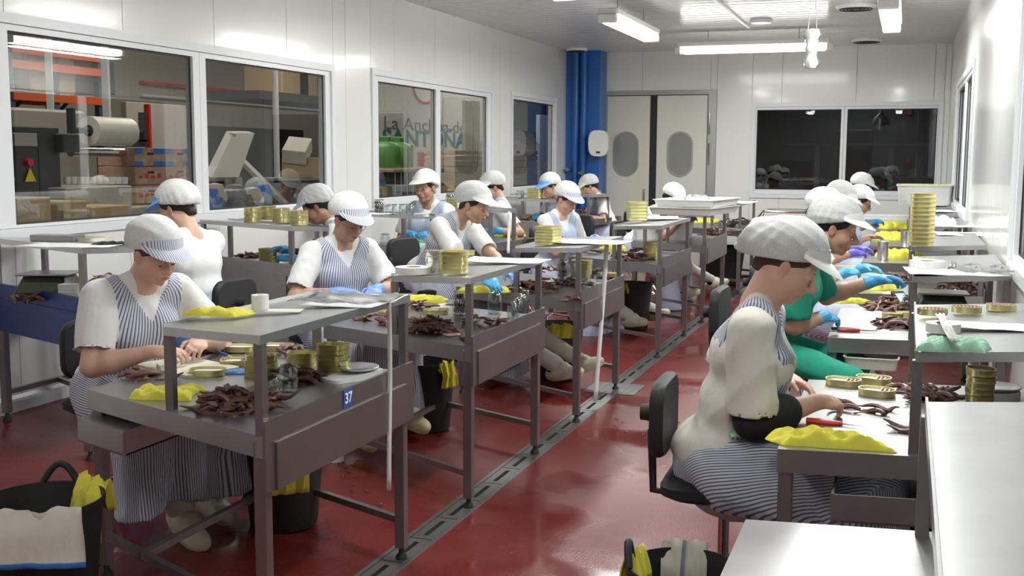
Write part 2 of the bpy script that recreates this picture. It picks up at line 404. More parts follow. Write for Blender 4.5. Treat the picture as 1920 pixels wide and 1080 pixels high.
def hand(s, wr, d, n, side, r=1., k=.008, curl=.5):
    """palm + four fingers + thumb; d: finger direction, n: palm normal, side: towards the thumb"""
    d = nrm(d); n = nrm(np.array(n)-d*(np.array(n)@d)); t = np.cross(n, d) if np.cross(n, d)@np.array(side) > 0 else -np.cross(n, d)
    P = lambda x, y, z: wr+d*x+t*y+n*z
    R = np.stack([d, t, n], 1)
    s.ell(P(.048, 0, 0), (.052*r, .042*r, .017*r), .01, R); s.cap(P(-.02, 0, 0), P(.03, .004, 0), .026*r, .024*r, .012)
    for y, x, L, c in ((.029, .088, .072, .8), (.010, .094, .080, 1.), (-.010, .09, .074, 1.15), (-.028, .08, .06, 1.3)):
        p = P(x-.012, y*.92, 0); a = curl*c*.45; dd = d
        for seg, (f, rr) in enumerate(((.45, .0092), (.32, .0083), (.23, .0073))):
            dd = d*cos(a)+n*sin(a)+t*y*1.2; q = p+nrm(dd)*L*f; s.cap(p, q, rr*r, (rr-.0006)*r, k if seg == 0 else .003); p = q; a += curl*c*.75
    p = P(.018, .026, .004); q = P(.05, .058, .018); s.cap(p, q, .0135*r, .0105*r, .012); q2 = P(.078, .058, .034); s.cap(q, q2, .0105*r, .0085*r, .003)

HAIR = {'d': 'hair_dark', 'b': 'hair_brown'}
def head_sdf(s, fat, nose):
    e, c = s.ell, s.cap
    e((-.012, 0, .035), (.097, .077, .088), .02); e((.022, 0, -.035), (.066, .059*fat, .078), .03)
    c((.035, 0, -.092), (.068, 0, -.099), .026*fat, .02, .025)
    for y in (1, -1):
        e((.05, y*.036, -.038), (.034, .028*fat, .032), .02); c((-.01, y*.052*fat, -.055), (.04, y*.03, -.095), .018, .016, .025)
        c((.075, y*.012, .024), (.066, y*.045, .024), .014, .011, .012)
        e((.099, y*.033, .0), (.017, .02, .014), .012, sub=True)
    c((.084, 0, .012), (.112+nose, 0, -.03), .009, .0125, .012); c((.112+nose, 0, -.03), (.1, 0, -.037), .0125, .012, .006)
    for y in (1, -1): e((.094, y*.0125, -.037), (.011, .0075, .0075), .006)
    e((.08, 0, -.066), (.018, .03, .022), .012)
    c((.0935, -.014, -.0615), (.0935, .014, -.0615), .0052, k=.006); c((.0975, 0, -.061), (.095, 0, -.061), .005, k=.006)
    c((.0905, -.012, -.0735), (.0905, .012, -.0735), .0065, k=.006)
    c((.102, -.026, -.0675), (.102, .026, -.0675), .0026, k=.003, sub=True)
    for y in (1, -1):
        e((.0755, y*.0325, .0), (.0155, .0165, .0125), .004)
        e((-.008, y*.08, -.012), (.018, .007, .031), .006, R=Rz(-y*.35) @ Ry(-.15)); e((-.004, y*.0875, -.008), (.009, .004, .017), .003, sub=True)
def visor_mesh(kind, tw=.0):
    m = MB().use(kind); rows = []; na = 22
    for r in range(7):
        row = []
        for i in range(na+1):
            a = radians(-78+156*i/na); q = max(cos(a*1.12), 0)
            bx, by = .112*cos(a)-.004, .096*sin(a)
            if r <= 2: z = .088-.017*r; g = 1.03+.012*r; row.append((bx*g-.012*(2-r)*q, by*g, .066+.016*cos(a)+.019*(2-r)*q**.5))
            else:
                u = (r-2)/4; L = .066*q**.7*u; row.append((bx*1.054+L*cos(a*.55), by*1.054+L*sin(a*.55)*.6, .066+.016*cos(a)-L*.22-.01*u*u))
        rows.append(row)
    n = na+1; vs = [p for r in rows for p in r]; k = len(vs); vs += [(x*.97, y*.97, z-.002) for x, y, z in vs]; fs = []
    for r in range(6):
        for i in range(na): a, b, c, d = r*n+i, r*n+i+1, (r+1)*n+i+1, (r+1)*n+i; fs += [(a, d, c, b), (k+a, k+b, k+c, k+d)]
    for i in range(na): fs += [(6*n+i, k+6*n+i, k+6*n+i+1, 6*n+i+1), (i, i+1, k+i+1, k+i)]
    m.add(vs, fs); return m
def clog_mesh(m_):
    s = SDF((-.12, -.08, -.08), (.22, .08, .1), .007)
    s.cap((-.05, 0, -.005), (.05, 0, -.02), .042, .046, .03); s.ell((.11, 0, -.018), (.085, .052, .042), .03); s.cap((.0, 0, .0), (.05, 0, .02), .045, .045, .03)
    s.cap((-.02, 0, .03), (-.02, 0, .12), .04, k=.01, sub=True)
    X, Y, Z = s.grid(); s.clip(-(Z+.055)+0*X+0*Y); P, Q = s.mesh(); P = relax(P, Q, 1)
    sole = (P[:, 2] < -.045); P[:, :2] *= np.where(sole, 1.05, 1)[:, None]
    return npmesh('clog', P, Q, [m_])
CLOG = {'clog': clog_mesh('clog'), 'clog_yellow': clog_mesh('clog_yellow')}

def person(label, head, face, lean=22, hp=32, hy=0, hr=0, hands=None, feet=None, res=0, skin='skin_fair', fat=1., top='cloth_white', back=.07,
           apron='apron_stripe', visor='visor_white', hair='d', capm='net', gloves=(None, None), glasses=None, sleeve=.8, arms=None,
           nose=0., bag=0., curl=(.6, .6), group=None, hem=-.42, scale=1.1, elbow=None, skirt=True, pantom='trouser', clog='clog', bib=.17, knees=.0, bibon=True, bow=None):
    """head: world head centre; face: heading in degrees; hands: world palm points (right, left)"""
    seed = abs(hash(label)) % 9999 if False else sum(map(ord, label))
    hA = (.0038, .0052, .007)[res]; hB = (.0098, .0135, .017)[res]; sc = scale
    th = radians(lean); t = np.array([sin(th), 0, cos(th)]); fw = np.array([cos(th), 0, -sin(th)]); yv = np.array([0, 1., 0])
    T = lambda u, y=0., f=0.: t*u+yv*y+fw*f
    N = T(.46*sc); tn = th+radians(14); C = N+np.array([sin(tn), 0, cos(tn)])*.155+np.array([.03, 0, 0])
    Fz = Rz(radians(face)); O = np.array(head)-Fz @ C
    loc = lambda p: Fz.T @ (np.array(p)-O)
    root = thing('person', Vector(O), label, 'person', group, radians(face))
    Hm = Rz(radians(hy)) @ Ry(radians(hp)) @ Rx(radians(hr))     # head frame -> local
    toH = lambda p: Hm.T @ (np.array(p)-C)
    # ---- skin: head, neck, chest, arms and hands
    s = SDF((-.21, -.2, -.30), (.135, .2, .135), hA)
    head_sdf(s, fat, nose)
    nb = toH(N); s.cap((-.028, 0, -.055), nb+np.array([0, 0, .0]), .05*fat, .056*fat, .03)
    for y in (1, -1): s.cap(nb, toH(T(.40*sc, y*.11)), .05, .035, .03)
    s.cap(toH(T(.40*sc, -.05)), toH(T(.40*sc, .05)), .066, k=.04); s.ell(toH(T(.33*sc, 0, .0)), (.085, .12, .09), .04)
    P, Q = s.mesh(); P = relax(P, Q, 1)
    tone = np.ones((len(P), 3)); q = P
    def blot(c, r, col, hard=2.):
        w_ = np.clip((1-np.linalg.norm((q-np.array(c))/np.array(r), axis=1))*hard, 0, 1)[:, None]; tone[:] = tone*(1-w_)+np.array(col)*w_
    blot((.098, 0, -.0675), (.016, .025, .012), (.85, .45, .45), 2.5)
    for y in (1, -1): blot((.06, y*.045, -.035), (.04, .03, .03), (1.02, .78, .74), 1.); blot((-.005, y*.085, -.01), (.03, .02, .035), (1.05, .75, .72), 1.2)
    blot((.112+nose, 0, -.032), (.02, .02, .02), (1.0, .8, .78), 1.)
    parts = [(P @ Hm.T+C, Q, tone)]
    SH = [T(.405*sc, -.165*sc*min(fat, 1.08), -.0), T(.405*sc, .165*sc*min(fat, 1.08), -.0)]
    arm = []
    for i in (0, 1):
        sd = (-1, 1)[i]; tgt = loc(hands[i]) if hands else T(.1, sd*.1, .35)
        hint = (-.35, sd*.55, -1) if elbow is None else elbow[i]
        L1, L2 = .285*min(sc, 1.06), .255*min(sc, 1.06)
        for _ in range(2):
            wr = tgt-nrm(tgt-(SH[i]+tgt)/2+np.array([.08, 0, -.02]))*.075 if _ == 0 else tgt-nrm(tgt-el)*.07
            el = ik(SH[i], wr, L1, L2, hint)
        lo = np.minimum(np.minimum(SH[i], el), np.minimum(wr, tgt))-.13; hi = np.maximum(np.maximum(SH[i], el), np.maximum(wr, tgt))+.13
        d = nrm(wr-el); hd = nrm(d+np.array([.25, -sd*.25, -.25])); n = np.array([-.1, -sd*.45, -1]); side = np.array([.2, -sd, .3])
        g = gloves[i]; up = nrm(el-SH[i])
        s = SDF(lo, hi, hA*1.15 if not g else hB*.7)
        m0 = SH[i]+up*.1; s.cap(m0, el, .048*fat, .041*fat, .02); s.cap(el, el+d*.08, .041*fat, .043*fat, .02); s.cap(el+d*.08, wr, .043*fat, .027, .02)
        if not g: hand(s, wr, hd, n, side, 1., .008, curl[i])
        P, Q = s.mesh(); P = relax(P, Q, 1); parts.append((P, Q, np.ones((len(P), 3))))
        if g:
            gw = wr-d*.055; s = SDF(np.minimum(gw, wr+hd*.2)-.08, np.maximum(gw, wr+hd*.2)+.08, hA*1.1)
            s.cap(gw, wr, .036, .031, .01); hand(s, wr, hd, n, side, 1.14, .01, curl[i]); P, Q = s.mesh(); P = relax(P, Q, 1)
            link('glove', npmesh('glove', folds(P, Q, .0012, 60, seed+i), Q, [g]), root)
        arm.append((el, wr))
        if arms and arms[i]:     # long tight sleeve under the blouse
            s = SDF(lo, hi, hB*.7); s.cap(el-up*.07, el, .058*fat, .053*fat, .02); s.cap(el, el+d*.17*arms[i][1], .053*fat, .052*fat, .02); P, Q = s.mesh()
            link('elbow_sleeve', npmesh('elbow_sleeve', relax(P, Q, 1), Q, [arms[i][0]]), root)
    n0 = 0; VP = []; VQ = []; VT = []
    for P, Q, tn_ in parts: VP.append(P); VQ.append(Q+n0); VT.append(tn_); n0 += len(P)
    link('body', npmesh('body', np.concatenate(VP), np.concatenate(VQ), [skin], np.concatenate(VT)), root)
    # ---- blouse
    W = fat
    def torso(s, g=0., k=.05):
        s.ell(T(.02, 0, -.01), (.155*W+g, .185*W+g, .13+g), k); s.ell(T(.16*sc, 0, .02*W), (.135*W+g, .165*W+g, .15+g), k)
        s.ell(T(.31*sc, 0, .0), (.115*W+g, .17*sc+g, .13+g), k)
        for y in (1, -1): s.ell(T(.285*sc, y*.07*sc, .07*W), (.07*W+g, .075*W+g, .075+g), k)
        s.cap(T(.40*sc, -.135*sc), T(.40*sc, .135*sc), .062+g, k=k)
        for y in (1, -1): s.cap(T(.41*sc, y*.12*sc), T(.462*sc, y*.052), .056+g, .052+g, k)
    s = SDF((-.32, -.5, -.16), (.55, .5, .66), hB); torso(s)
    for i in (0, 1):
        el = arm[i][0]; e = SH[i]+(el-SH[i])*sleeve; s.cap(SH[i], e, .066*W, .072*W, .035)
        s.cap(SH[i]+(el-SH[i])*(sleeve+.12), SH[i]+(el-SH[i])*(sleeve+.5), .085, k=.012, sub=True)
    s.ell(T(.50*sc, 0, .035), (.062, .056, .055), .01, sub=True)
    s.cap(T(.47*sc, 0, .08), T(.37*sc, 0, .2), .036, .008, .008, sub=True)
    P, Q = s.mesh(); P = relax(P, Q, 1)
    link('blouse', npmesh('blouse', folds(folds(P, Q, .0055, 5.5, seed, (1, 1, .7)), Q, .0034, 16, seed+1, (1, 1, .5)), Q, [top]), root)
    # ---- legs
    W = 1+(fat-1)*.45
    HP = [np.array([.0, -.1, -.03]), np.array([.0, .1, -.03])]; legs = []
    for i in (0, 1):
        sd = (-1, 1)[i]
        if feet and feet[i] is not None: ft = loc(feet[i][:3])+np.array([-.04, 0, .07])
        else: ft = np.array([.36+knees, sd*.11, -(O[2]-fz(O[0]))+.17])
        kn = ik(HP[i], ft, .43*sc, .43*sc, (1, sd*.25, .0)); legs.append((kn, ft))
    allp = np.array([*HP, legs[0][0], legs[0][1], legs[1][0], legs[1][1]])
    s = SDF(allp.min(0)-.17, allp.max(0)+.17, hB*1.1)
    s.ell((-.01, 0, -.0), (.14*W, .175*W, .12), .05)
    for i in (0, 1): kn, ft = legs[i]; s.cap(HP[i], kn, .088*W, .064*W, .03); s.cap(kn, ft+np.array([0, 0, .03]), .066*W, .060, .03)
    P, Q = s.mesh(); P = relax(P, Q, 1)
    link('trousers', npmesh('trousers', folds(folds(P, Q, .008, 6, seed+3), Q, .0025, 16, seed+4), Q, [pantom]), root)
    for i in (0, 1):
        kn, ft = legs[i]; toe = math.radians(feet[i][3]) if feet and feet[i] is not None and len(feet[i]) > 3 else 0
        pt = math.radians(feet[i][4]) if feet and feet[i] is not None and len(feet[i]) > 4 else 0
        B('black_fabric').tube([kn*.12+ft*.88, ft-np.array([0, 0, .03])], .036, 10).obj('sock', root, True)
        o = link('clog', CLOG[clog], root); o.matrix_local = Matrix.Translation(Vector(ft-np.array([-.01, 0, .02]))) @ Matrix.Rotation(toe, 4, 'Z') @ Matrix.Rotation(pt, 4, 'Y') @ Matrix.Scale(1.12, 4)
    # ---- apron: bib with straps, skirt over the lap
    if apron:
        s = SDF((-.34, -.46, -.17), (.5, .46, .66), hB); torso(s, .012)
        s.ell(T(.505*sc, 0, .025), (.064, .056, .07), .01, sub=True); s.cap(T(.47*sc, 0, .08), T(.36*sc, 0, .2), .036, .008, .008, sub=True)
        X, Y, Z = s.grid(); u = (X*t[0]+Z*t[2])/sc; f = X*fw[0]+Z*fw[2]; aY = np.abs(Y)
        wout = np.where(u > .3, bib, bib+.06*np.clip((.3-u)/.2, 0, 1)*1.3); win = np.clip((u-.34)*(.75 if bib > .13 else .5), 0, bib-.05)
        side = np.where(u < .3, -(f+.03), -(f+.03)-np.clip((u-.3)*3, 0, .3))
        s.clip(np.maximum(np.maximum(aY-wout, win-aY), side)); P, Q = s.mesh(); P = relax(P, Q, 1); P = folds(folds(P, Q, .009, 5.5, seed, (1, 1, .7)), Q, .0022, 14, seed+1, (1, 1, .5))
        if not bibon: P, Q = P[:4], Q[:0]
        pp = [(P, Q)]; f_ = P @ fw; wv = [np.arctan2(P[:, 1], f_+.03)*.15]
        if skirt:
            K = [legs[0][0], legs[1][0]]; he = [k_+np.array([.02, 0, hem*.5]) for k_ in K]+[np.array([0, 0, -.12])]
            pts = np.array([*HP, *K, *he]); lo = pts.min(0)-.22; hi = pts.max(0)+.2; lo[2] = min(K[0][2], K[1][2])+hem-.02
            s = SDF(lo, hi, hB*1.1)
            s.ell((0, 0, -.02), (.16*W, .2*W, .14), .06)
            for i in (0, 1): s.cap(HP[i], K[i], .118*W, .094*W, .07); s.cap(HP[i]+np.array([.04, 0, -.07]), K[i]+np.array([.0, 0, -.10]), .105*W, .09*W, .07); s.cap(K[i], K[i]+np.array([.03, (-1, 1)[i]*.03, hem-.1]), .09*W, .12, .07)
            s.cap((HP[0]+HP[1])/2, (K[0]+K[1])/2, .1, .085, .08)
            s.cap((K[0]+K[1])/2, (K[0]+K[1])/2+np.array([.02, 0, hem-.1]), .085, .1, .07)
            X, Y, Z = s.grid(); s.clip(np.maximum(min(K[0][2], K[1][2])+hem-Z+.02*np.sin(Y*14+seed)+0*X, -(X+back)+0*Y+0*Z))
            s.cap((K[0]+K[1])/2+np.array([-.22, 0, hem-.2]), (K[0]+K[1])/2+np.array([-.06, 0, -.2]), .14, .03, .02, sub=True)
            P, Q = s.mesh(); P = relax(P, Q, 1)
            a0, a1 = (HP[0]+HP[1])/2, (K[0]+K[1])/2; a2 = a1+np.array([.03, 0, -.6]); best = np.full(len(P), 9.); vu = np.zeros(len(P))
            for A_, B_ in ((a0, a1), (a1, a2)):
                ab = B_-A_; tt = np.clip(((P-A_) @ ab)/(ab @ ab), 0, 1); r_ = P-A_-tt[:, None]*ab; r_[:, 1] = 0; dd = np.linalg.norm(r_, axis=1)
                ur = nrm(np.cross(ab, [0, -1, 0])); ur = ur if ur[2]+ur[0] > 0 else -ur; m_ = dd < best; vu = np.where(m_, r_ @ ur, vu); best = np.minimum(best, dd)
            ay = np.abs(P[:, 1]); wt = np.clip((ay-.10)/.09, 0, 1); wt = wt*wt*(3-2*wt)
            wv.append(P[:, 1]+np.sign(P[:, 1])*np.clip(.1-vu, 0, 1)*wt); pp.append((folds(folds(P, Q, .014, 5, seed+5, (1, 1.6, .6)), Q, .003, 15, seed+6, (1, 1.4, .5)), Q))
        n0 = len(pp[0][0]); VP = [pp[0][0]]; VQ = [pp[0][1]]
        if len(pp) > 1: VP.append(pp[1][0]); VQ.append(pp[1][1]+n0)
        link('apron', npmesh('apron', np.concatenate(VP), np.concatenate(VQ), [apron], weave=np.concatenate(wv)), root)
    if bow:
        bl = B(bow)
        bl.tube([T(.10*sc, .17*W*cos(a)*1.02, -.02+.15*W*sin(a)) for a in [pi*1.02+pi*.96*k/14 for k in range(15)]], .022, 8)
        for y in (1, -1): bl.tube([T(.10*sc, 0, -.18*W), T(.13*sc, y*.06, -.20*W), T(.08*sc, y*.09, -.20*W), T(.09*sc, 0, -.19*W)], [.012, .022, .022, .012], 8); bl.tube([T(.09*sc, 0, -.19*W), T(-.02, y*.05, -.21*W)], [.012, .022], 8)
        bl.obj('apron_bow', root, True)
    # ---- hair, cap, visor, face details, in the head frame
    hf = link('cap', None, None)
    Mh = Matrix([[*Hm[0], C[0]], [*Hm[1], C[1]], [*Hm[2], C[2]], [0, 0, 0, 1]])
    s = SDF((-.2, -.14, -.16), (.15, .14, .2), hA*1.5); b = bag
    s.ell((-.02, 0, .062), (.122, .105, .105), .02); s.ell((-.085-b*.5, 0, .035-b*.6), (.075+b, .092, .085+b*.2), .05)
    X, Y, Z = s.grid(); s.clip(-(Z-.042-.48*X+np.abs(Y)*.10+b*.25)); P, Q = s.mesh(); P = relax(P, Q, 1)
    ang = np.arctan2(P[:, 1], P[:, 0]+.02); rr = np.clip(1-(P[:, 2]-.02)/.11, 0, 1)[:, None]
    P = P*(1+.016*np.sin(ang*17+2*np.sin(ang*3+seed))[:, None]*rr); P = folds(P, Q, .0035, 12, seed+8)
    bpy.data.objects.remove(hf); capo = link('cap', npmesh('cap', P, Q, [capm]), root); capo.matrix_local = Mh
    link('visor', visor_mesh(visor).mesh('visor', True), capo)
    s = SDF((-.14, -.11, -.13), (.11, .11, .15), hA*1.4); s.ell((-.018, 0, .036), (.101, .083, .092), .0); s.cap((-.06, 0, -.02), (-.075, 0, -.05), .045, .04, .03)
    X, Y, Z = s.grid(); s.clip(np.maximum(X-.062+(np.abs(Y) < .055)*.0+np.clip(-Z, 0, 1)*1.6+0*Y, -(Z+.075)+0*X)); P, Q = s.mesh()
    link('hair', npmesh('hair', relax(P, Q, 1), Q, [HAIR[hair]]), root).matrix_local = Mh
    for y in (1, -1):
        m = MB().use('eye_white').lathe([(.0001, -.0118), (.006, -.0102), (.0102, -.006), (.0118, 0), (.0102, .006), (.006, .0102), (.0001, .0118)], (0, 0, 0), 12)
        m.use('iris').lathe([(.0001, -.0127), (.0042, -.0121), (.0068, -.0103)], (0, 0, 0), 10)
        o = m.obj('eye', root, True); ek = Matrix.Scale(.86, 4); ey = Matrix.Translation((.0803, y*.0325, -.0035)) @ Matrix.Rotation(radians(-90+34), 4, 'Y') @ ek; o.matrix_local = Mh @ ey
        br = MB().use('brow').tube([(.0885-.004*k*k, y*(.016+.009*k), .023+.003*k-.0022*k*k) for k in range(4)], [.0022, .003, .0026, .0014], 6)
        br.tube([(.0915-.0025*abs(k-1.5)**1.6, y*(.022+.0072*k), -.0035-.001*abs(k-1.5)) for k in range(4)], .0011, 5)
        br.obj('eyebrow', root, True).matrix_local = Mh
    if glasses:
        MAT.get('glasses_'+glasses) or mat('glasses_'+glasses, {'dark': (.02, .02, .025), 'red': (.35, .03, .02), 'metal': (.35, .3, .25)}[glasses], .3, .4)
        m = MB().use('glasses_'+glasses)
        for y in (1, -1):
            m.tube([(.104-.05*abs(sin(a)*.022+.0)*0-.008*abs(y*.034+.024*cos(a))/.05, y*.034+.024*cos(a), -.006+.017*sin(a)) for a in [2*pi*k/16 for k in range(17)]], .0017, 5)
            m.tube([(.097, y*.058, .0), (.05, y*.079, .003), (-.01, y*.083, .0)], .0018, 5)
        m.tube([(.106, -.01, -.003), (.108, 0, 0), (.106, .01, -.003)], .0015, 5); m.obj('glasses', root, True).matrix_local = Mh
    return root, O

# ================================================================== THE ROOM
XL, XR, YB, YN, ZC = -5., .52, 17., -2.6, 3.3
def floor_piece(x0, x1):
    return [(x0, YN), (x1, YN), (x1, YB), (x0, YB)]
m = B('floor_red')
for x0, x1 in ((XL, DX-.075), (DX+.075, XR)):
    m.prism(floor_piece(x0, x1), -.12, [fz(x0), fz(x1), fz(x1), fz(x0)])
fl = struct(m.obj('floor'))
m = B('gasket').box(DX-.075, DX+.075, YN, YB, -.12, -.03).obj('drain_channel', fl)
rail = B('steel').box(-.011, .011, YN, 16.9, -.03, .003)
for dx in (-.064, .064): rail.obj('drain_rail', fl, loc=(DX+dx, 0, 0))
m = B('steel').box(-.05, -.012, .004, .296, -.03, .001).box(.012, .05, .004, .296, -.03, .001)
m.box(-.012, .012, .004, .045, -.03, .001).box(-.012, .012, .255, .296, -.03, .001)
me = m.mesh('drain_cover')
for i in range(int((16.9-.5)/.3)): link('drain_cover', me, fl, (DX, .5+i*.3, 0))
c = PZ(1152, 729, 0)
m = B('steel').box(-.19, .19, -.19, .19, .001, .006)
for i in range(6): m.box(-.15+.055*i, -.125+.055*i, -.15, .15, .006, .009)
m.obj('drain_hatch', fl, loc=(c.x, c.y, 0))

def wall(name, fn, u0, u1, openings, pitch=1.05, mt='wall_white', off=0):
    """fn(u, z, d) -> world; panels standing side by side, joints recessed"""
    core = MB().use('frame_white')
    def slab(m, a, b, z0, z1, d0, d1):
        P = [fn(a, z0, d0), fn(b, z0, d0), fn(b, z1, d0), fn(a, z1, d0), fn(a, z0, d1), fn(b, z0, d1), fn(b, z1, d1), fn(a, z1, d1)]
        fs = [(0, 1, 2, 3), (7, 6, 5, 4), (0, 4, 5, 1), (1, 5, 6, 2), (2, 6, 7, 3), (3, 7, 4, 0)]
        v = (Vector(P[1])-Vector(P[0])).cross(Vector(P[3])-Vector(P[0])); inw = Vector(fn(0, 0, 1))-Vector(fn(0, 0, 0))
        m.add(P, fs if v.dot(inw) < 0 else [tuple(reversed(f)) for f in fs])
    rects = []; us = sorted({u0, u1, *[v for o in openings for v in o[:2]]})
    for a, b in zip(us, us[1:]):
        zc = sorted([(o[2], o[3]) for o in openings if o[0] <= a+1e-6 and o[1] >= b-1e-6]); z = 0
        for z0, z1 in zc:
            if z0 > z: rects.append((a, b, z, z0))
            z = z1
        rects.append((a, b, z, ZC))
    for r in rects: slab(core, *r, .02, .1)
    w_ = struct(core.obj(name)); k0 = math.floor(u0/pitch)
    for a, b, z0, z1 in rects:
        k = k0
        while k*pitch+off < b:
            p, q = max(a, k*pitch+off), min(b, (k+1)*pitch+off)
            if q-p > .01:
                m = B(mt); slab(m, p+.003, q-.003, z0, z1, 0, .02); m.obj('wall_panel', w_)
            k += 1
    return w_
def skirting(name, fn, u0, u1):
    m = B('frame_white'); pr = [(0, 0), (.012, .0), (.012, .08), (0, .1)]
    m.loft([[fn(u, z, -d) for d, z in pr] for u in (u0, u1)]); return struct(m.obj(name))
fL = lambda u, z, d: (XL-d, u, z); fR = lambda u, z, d: (XR+d, u, z); fB = lambda u, z, d: (u, YB+d, z); fN = lambda u, z, d: (u, YN-d, z)
W1 = [(5.06, 9.21, 1.2, 2.52), (9.97, 13.38, 1.2, 2.55), (14.06, 16.1, 1.2, 2.56)]
wall('wall_left', fL, YN, YB, W1)
wall('wall_back', fB, XL, XR, [(-4.47, -2.75, 0, 2.71), (-2.23, .44, 1.1, 2.5)], off=.3)
WR = [(10.7, 14.4, 1.12, 2.58), (2.9, 6.25, 1.12, 2.58)]
wall('wall_right', fR, YN, YB, WR, .5)
wall('wall_near', fN, XL, XR, [])
skirting('baseboard_left', lambda u, z, d: (XL-d, u, z+fz(XL)), YN, YB); skirting('baseboard_right', fR, YN, YB); skirting('baseboard_back', fB, -2.74, XR)

def window(name, fn, u0, u1, z0, z1, fr, glass, inner=None):
    """outer trim + fixed frame + panes; inner = list of (ua, ub) panes"""
    def fbox(m, a, b, c, d, d0, d1):
        P = [Vector(fn(u, z, dd)) for dd in (d0, d1) for u, z in ((a, c), (b, c), (b, d), (a, d))]
        fs = [(0, 1, 2, 3), (7, 6, 5, 4), (0, 4, 5, 1), (1, 5, 6, 2), (2, 6, 7, 3), (3, 7, 4, 0)]
        v = (P[1]-P[0]).cross(P[3]-P[0]); inw = Vector(fn(0, 0, 1))-Vector(fn(0, 0, 0))
        m.add(P, fs if v.dot(inw) < 0 else [tuple(reversed(f)) for f in fs])
    def ring(m, a, b, c, d, t, d0, d1):
        fbox(m, a, b, c, c+t, d0, d1); fbox(m, a, b, d-t, d, d0, d1); fbox(m, a, a+t, c+t, d-t, d0, d1); fbox(m, b-t, b, c+t, d-t, d0, d1)
    m = B('frame_white'); ring(m, u0, u1, z0, z1, .06, -.02, .1)
    us = [u0+.06]+[(inner[i][1]+inner[i+1][0])/2 for i in range(len(inner)-1)]+[u1-.06]
    o = struct(m.obj(name))
    for i, (a, b) in enumerate(inner):
        m = B('frame_white'); c0, c1 = us[i]+.002, us[i+1]-.002; za, zb = fr
        fbox(m, c0, c1, z0+.062, za, .0, .07); fbox(m, c0, c1, zb, z1-.062, .0, .07); fbox(m, c0, a, za, zb, .0, .07); fbox(m, b, c1, za, zb, .0, .07)
        sh = m.obj('sash_frame', o)
        g = B('gasket'); ring(g, a, b, za, zb, .012, .022, .03); g.obj('gasket', sh)
        g = B(glass); fbox(g, a+.002, b-.002, za+.002, zb-.002, .04, .042); g.obj('pane', sh)
    return o
window('window_1', fL, *W1[0], (1.28, 2.42), 'glass', [(5.27, 7.07), (7.23, 9.06)])
window('window_2', fL, *W1[1], (1.275, 2.435), 'glass', [(10.13, 11.58), (11.70, 13.20)])
window('window_3', fL, *W1[2], (1.29, 2.46), 'glass', [(14.18, 15.97)])
window('window_4', fB, -2.23, .44, 1.1, 2.5, (1.225, 2.4), 'glass_dark', [(-2.15, -.945), (-.86, .36)])
window('window_5', fR, *WR[0], (1.22, 2.48), 'glass_dark', [(10.85, 12.4), (12.55, 14.25)])
window('window_6', fR, *WR[1], (1.22, 2.48), 'glass_dark', [(3.05, 4.5), (4.65, 6.1)])

# double swing door with oval portholes
d = struct(B('alu').box(-2.87, -2.75, YB-.06, YB+.1, 0, 2.71).box(-4.47, -2.87, YB-.04, YB+.1, 2.64, 2.71).box(-4.47, -4.44, YB-.02, YB+.1, 0, 2.64).obj('door_1'))
def stadium(cx, cz, hw, hh, n=36):
    out = []
    for k in range(n):
        a = 2*pi*k/n; x, z = hw*cos(a), hw*sin(a); out.append((cx+x, cz+z+(hh-hw if sin(a) > 0 else -(hh-hw)) if abs(sin(a)) > 1e-6 else cz))
    return out
for x0, x1, cx in ((-4.44, -3.765, -4.13), (-3.655, -2.885, -3.285)):
    lf = B('door_white').box(x0, x1, YB-.03, YB+.03, .03, 2.63, .006).obj('door_leaf', d)
    n = 36; a = stadium(cx, 1.745, .2, .345); b = stadium(cx, 1.745, .175, .32)
    B('alu').loft([[(p[0], YB-.03, p[1]) for p in a], [(p[0], YB-.045, p[1]) for p in a], [(p[0], YB-.045, p[1]) for p in b], [(p[0], YB-.03, p[1]) for p in b]], cap=False).obj('porthole_ring', lf)
    B('door_glass').add([(p[0], YB-.034, p[1]) for p in b], [tuple(range(n))]).obj('porthole_pane', lf)
B('rubber').box(-3.765, -3.655, YB-.01, YB+.02, .02, 2.64).obj('door_gap_seal', d)
for z in (.5, 1.75, 2.2): B('chrome').tube([(-2.845, YB-.075, z-.16), (-2.845, YB-.075, z+.16)], .018, 8).obj('hinge', d, True)
B('alu').tube([(-3.83, YB-.035, 1.03), (-3.83, YB-.06, 1.06), (-3.83, YB-.06, 1.18), (-3.83, YB-.035, 1.2)], .012, 6).obj('door_handle', d, True)

# blue column with two pipes
t = thing('column', (-4.73, 16.8, 0), 'blue painted structural column in the corner beside the swing doors', 'column')
B('blue_paint').box(-.268, .268, -.2, .2, 0, ZC).obj('column_face', t)
for x in (-.1, .03):
    B('blue_paint').tube([(x, -.25, fz(-5)), (x, -.25, 1.62)], .035, 12).tube([(x, -.25, 1.62), (x, -.25, ZC)], .05, 12).obj('pipe', t, True)
for x, z in ((-.2, 1.5), (.03, 1.45)):
    B('steel').tube([(x, -.22, z), (x, -.34, z)], .03, 10).tube([(x-.05, -.34, z), (x+.05, -.34, z)], .014, 8).obj('valve', t, True)
t = thing('paper_dispenser', (-4.42, 16.4, 1.90), 'white plastic paper dispenser fixed on the blue column', 'dispenser', rz=.2)
rr = [[(.20*sx*cos(2*pi*k/24)*abs(cos(2*pi*k/24))**-.35*.8, y, .23*sin(2*pi*k/24)*abs(sin(2*pi*k/24)+1e-5)**-.35*.85) for k in range(24)] for y, sx in ((.17, 1), (-.02, 1), (-.08, .9))]
B('plastic_white').loft(rr).obj('dispenser_case', t, True); B('gasket').box(-.03, .03, -.085, -.078, -.15, -.12).obj('dispenser_slot', t)

